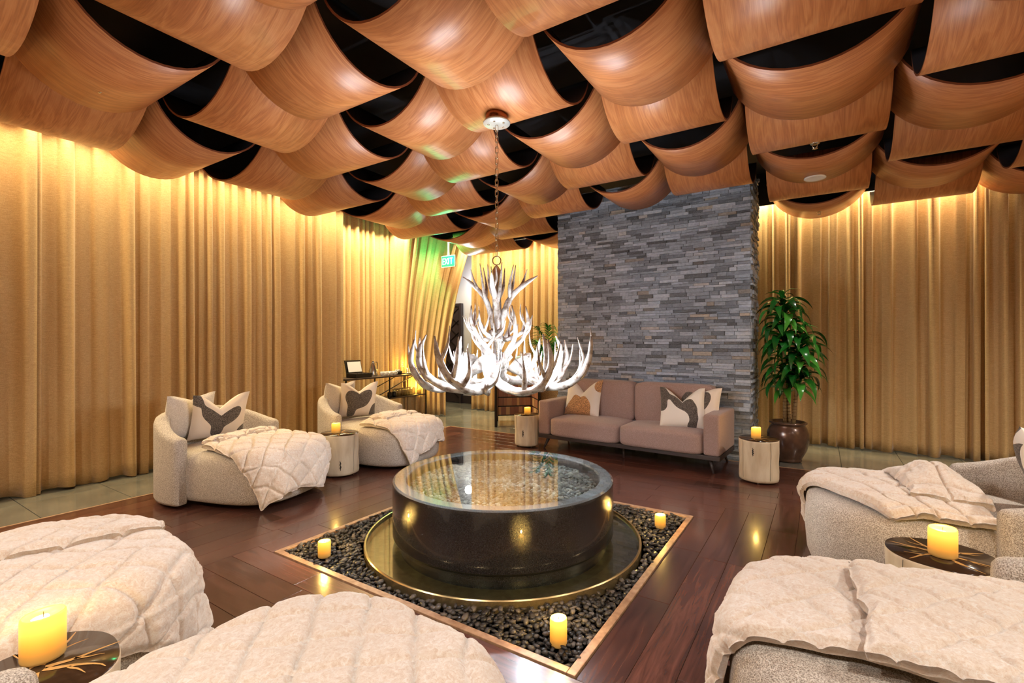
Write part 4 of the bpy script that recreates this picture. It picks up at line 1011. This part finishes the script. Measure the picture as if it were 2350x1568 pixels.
lathe('lid', [(.02, .236), (.022, .248), (0, .252)], M['blackbox'], cf, 16)
def mug(x, y, z, mat, label, grp, s=1, ns='mug'):
    t = empty(ns, (x, y, z), random.uniform(0, 6), label, 'cup', grp); 
    lathe('body', [(0, 0), (.025*s, 0), (.04*s, .025*s), (.042*s, .07*s), (.04*s, .074*s), (.037*s, .07*s), (.034*s, .02*s), (0, .01*s)], mat, t, 20)
    tube('handle', crv([(.038*s, 0, .058*s), (.062*s, 0, .055*s), (.06*s, 0, .025*s), (.038*s, 0, .018*s)], 8), .004, mat, t, 6); return t
for k in range(4): mug(*Tt(.10, -.08+k*.088)[:2], TZ, M['white'], ('white china cup nearest the coffee carafe in the row', 'second white china cup from the carafe', 'third white china cup from the carafe', 'white china cup with its handle towards the black bowl, last in the row')[k], 'white cups on the console', .95)
bw = empty('black_bowl', Tt(.0, .36), 0, 'black bowl of packets beside the white cups', 'bowl')
lathe('body', [(0, 0), (.07, 0), (.085, .06), (.08, .06), (.066, .01), (0, .01)], M['blackbox'], bw, 24)
for k in range(5): box('packet', (-.03+.015*k, .01*(k % 3)-.01, .055), (.012, .05, .05), M['paper'], bw, rot=Matrix.Rotation(R(10*k-20), 3, 'X'))
o = box('black_tray', (*Tt(.05, .56)[:2], TZ+.008), (.14, .2, .016), M['blackbox'], None, .004); tag(o, 'small flat black tray beside the black bowl', 'tray')
bt = empty('pump_bottle', Tt(-.03, .50), 0, 'clear pump bottle standing behind the black tray', 'bottle')
lathe('body', [(0, 0), (.032, 0), (.034, .02), (.034, .11), (.014, .135), (.012, .15), (0, .15)], M['glass'], bt, 20)
lathe('pump', [(.014, .15), (.014, .165), (.004, .168), (.004, .20), (.014, .203), (.012, .212), (0, .213)], M['white'], bt, 14)
tube('nozzle', [(0, 0, .207), (.03, 0, .204)], .004, M['white'], bt, 6)
def glass(x, y, z, label, grp, h=.1, r=.032):
    return tag(lathe('drinking_glass', [(0, 0), (r*.8, 0), (r, h), (r*.93, h), (r*.75, .008), (0, .008)], M['glass'], None, 16, c=(x, y, z)), label, 'glass', grp)
for k in range(5):
    for q in range(2): glass(Tt(-.06+q*.08, 0)[0], Tt(0, .66+k*.055 if k < 5 else 0)[1]-.0, TZ, ('clear tumbler, %s from the pump bottle in the %s row on the console top' % (('first', 'second', 'third', 'fourth', 'fifth')[k], ('back', 'front')[q])), 'glasses on the console top', .1, .025)
SZ = .45
for k in range(7):
    for q in range(2): glass(Tt(-.03+q*.09, 0)[0], Tt(0, .28+k*.068)[1], SZ, ('clear stemless glass, %s from the black jars in the %s row on the lower shelf' % (('first', 'second', 'third', 'fourth', 'fifth', 'sixth', 'seventh')[k], ('back', 'front')[q])), 'glasses on the lower shelf', .13, .032)
for k in range(2):
    t = empty('ceramic_jar', (*Tt(.10, .08+k*.10)[:2], SZ), 0, ('black ceramic jar on the lower shelf, further from the glasses', 'black ceramic jar on the lower shelf, next to the glasses')[k], 'jar', 'black jars on the lower shelf')
    lathe('body', [(0, 0), (.03, 0), (.042, .03), (.04, .08), (.03, .095), (0, .095)], M['blackbox'], t, 20); lathe('knob', [(.0, .095), (.01, .1), (.01, .11), (0, .114)], M['blackbox'], t, 10)
tl = empty('candle_glass', (*Tt(.10, .80)[:2], SZ), 0, 'lit candle in a glass at the right end of the lower shelf', 'candle')
lathe('holder', [(0, 0), (.04, 0), (.045, .1), (.042, .1), (.038, .006), (0, .006)], M['glass'], tl, 20)
lathe('wax', [(0, .007), (.035, .007), (.038, .085), (0, .083)], M['wax'], tl, 20)
point('candle_light', (*Tt(.02, .80)[:2], SZ+.16), 4, (1, .68, .15), .03)
point('candle_light', (*Tt(-.08, .62)[:2], TZ+.16), 3, (1, .62, .12), .03)  # warm light above the tabletop; no candle is modelled at this spot

# ------------------------------------------------------------------ folding wood-block screen
FS = empty('folding_screen', (0, 0, 0), 0, 'low three-leaf folding screen of mixed wood blocks beside the palm', 'screen')
posts = [(-4.52, 6.50), (-4.86, 7.02), (-4.40, 7.46), (-4.02, 7.06)]
for x, y in posts: box('post', (x, y, .42), (.035, .035, .84), M['blackmetal'], FS, .003)
for k in range(3):
    a, b_ = Vector(posts[k]), Vector(posts[k+1]); d = b_-a; L_ = d.length; an = math.atan2(d.y, d.x); mid_ = (a+b_)/2
    for z in (.10, .26, .42, .58, .74): 
        o = box('rail', (0, 0, 0), (L_-.03, .02, .018), M['blackmetal'], FS); o.location = (mid_.x, mid_.y, z); o.rotation_euler = (0, 0, an)
    for r_ in range(4):
        u = -L_/2+.022
        while u < L_/2-.03:
            w2 = min(random.choice((.035, .05, .07, .09)), L_/2-.02-u)
            o = box('wood_block', (0, 0, 0), (w2-.003, .022+random.uniform(0, .012), .138), M['block_a'], FS); p = mid_+d/L_*(u+w2/2)
            o.location = (p.x, p.y, .18+r_*.16); o.rotation_euler = (0, 0, an); u += w2

# ------------------------------------------------------------------ ceiling fittings
sprinkler(-4.06+.02, 1.2, 3.10, 'chrome sprinkler head on the big walnut panel at upper left')
sprinkler(-.05, 4.75, ZL+.0, 'chrome sprinkler head on the walnut panel above the downlight')
sprinkler(-.03, 7.25, ZL+.0, 'chrome sprinkler head on the last walnut panel before the right curtain')
for kx, (x, y, p) in enumerate(DOWN_AND_FILL):  # fixtures after the first are added to house the fill spots
  DL = empty('downlight', (x, y, ZL-.006), 0, 'round white recessed downlight in a walnut panel at right' if kx == 0 else ('', 'added fill downlight, out of view right above the bottom right armchair', 'added fill downlight, out of view behind the bottom centre armchair', 'added fill downlight, out of view behind the bottom left armchair', 'added fill downlight, out of view near the right wall curtain, level with the bottom right armchair', 'added fill downlight, out of view near the right wall curtain, level with the log table and far armchair')[kx], 'ceiling light', None if kx == 0 else 'added fill lights beyond the frame')
  lathe('trim_ring', [(.095, .012), (.098, .0), (.092, -.004), (.075, -.002)], M['white'], DL, 32)
  lathe('lens', [(.077, -.001), (0, -.001)], M['lamp'], DL, 28)
print('planks', plank_count, 'tiles', len(tiles), 'stones', len(stones))
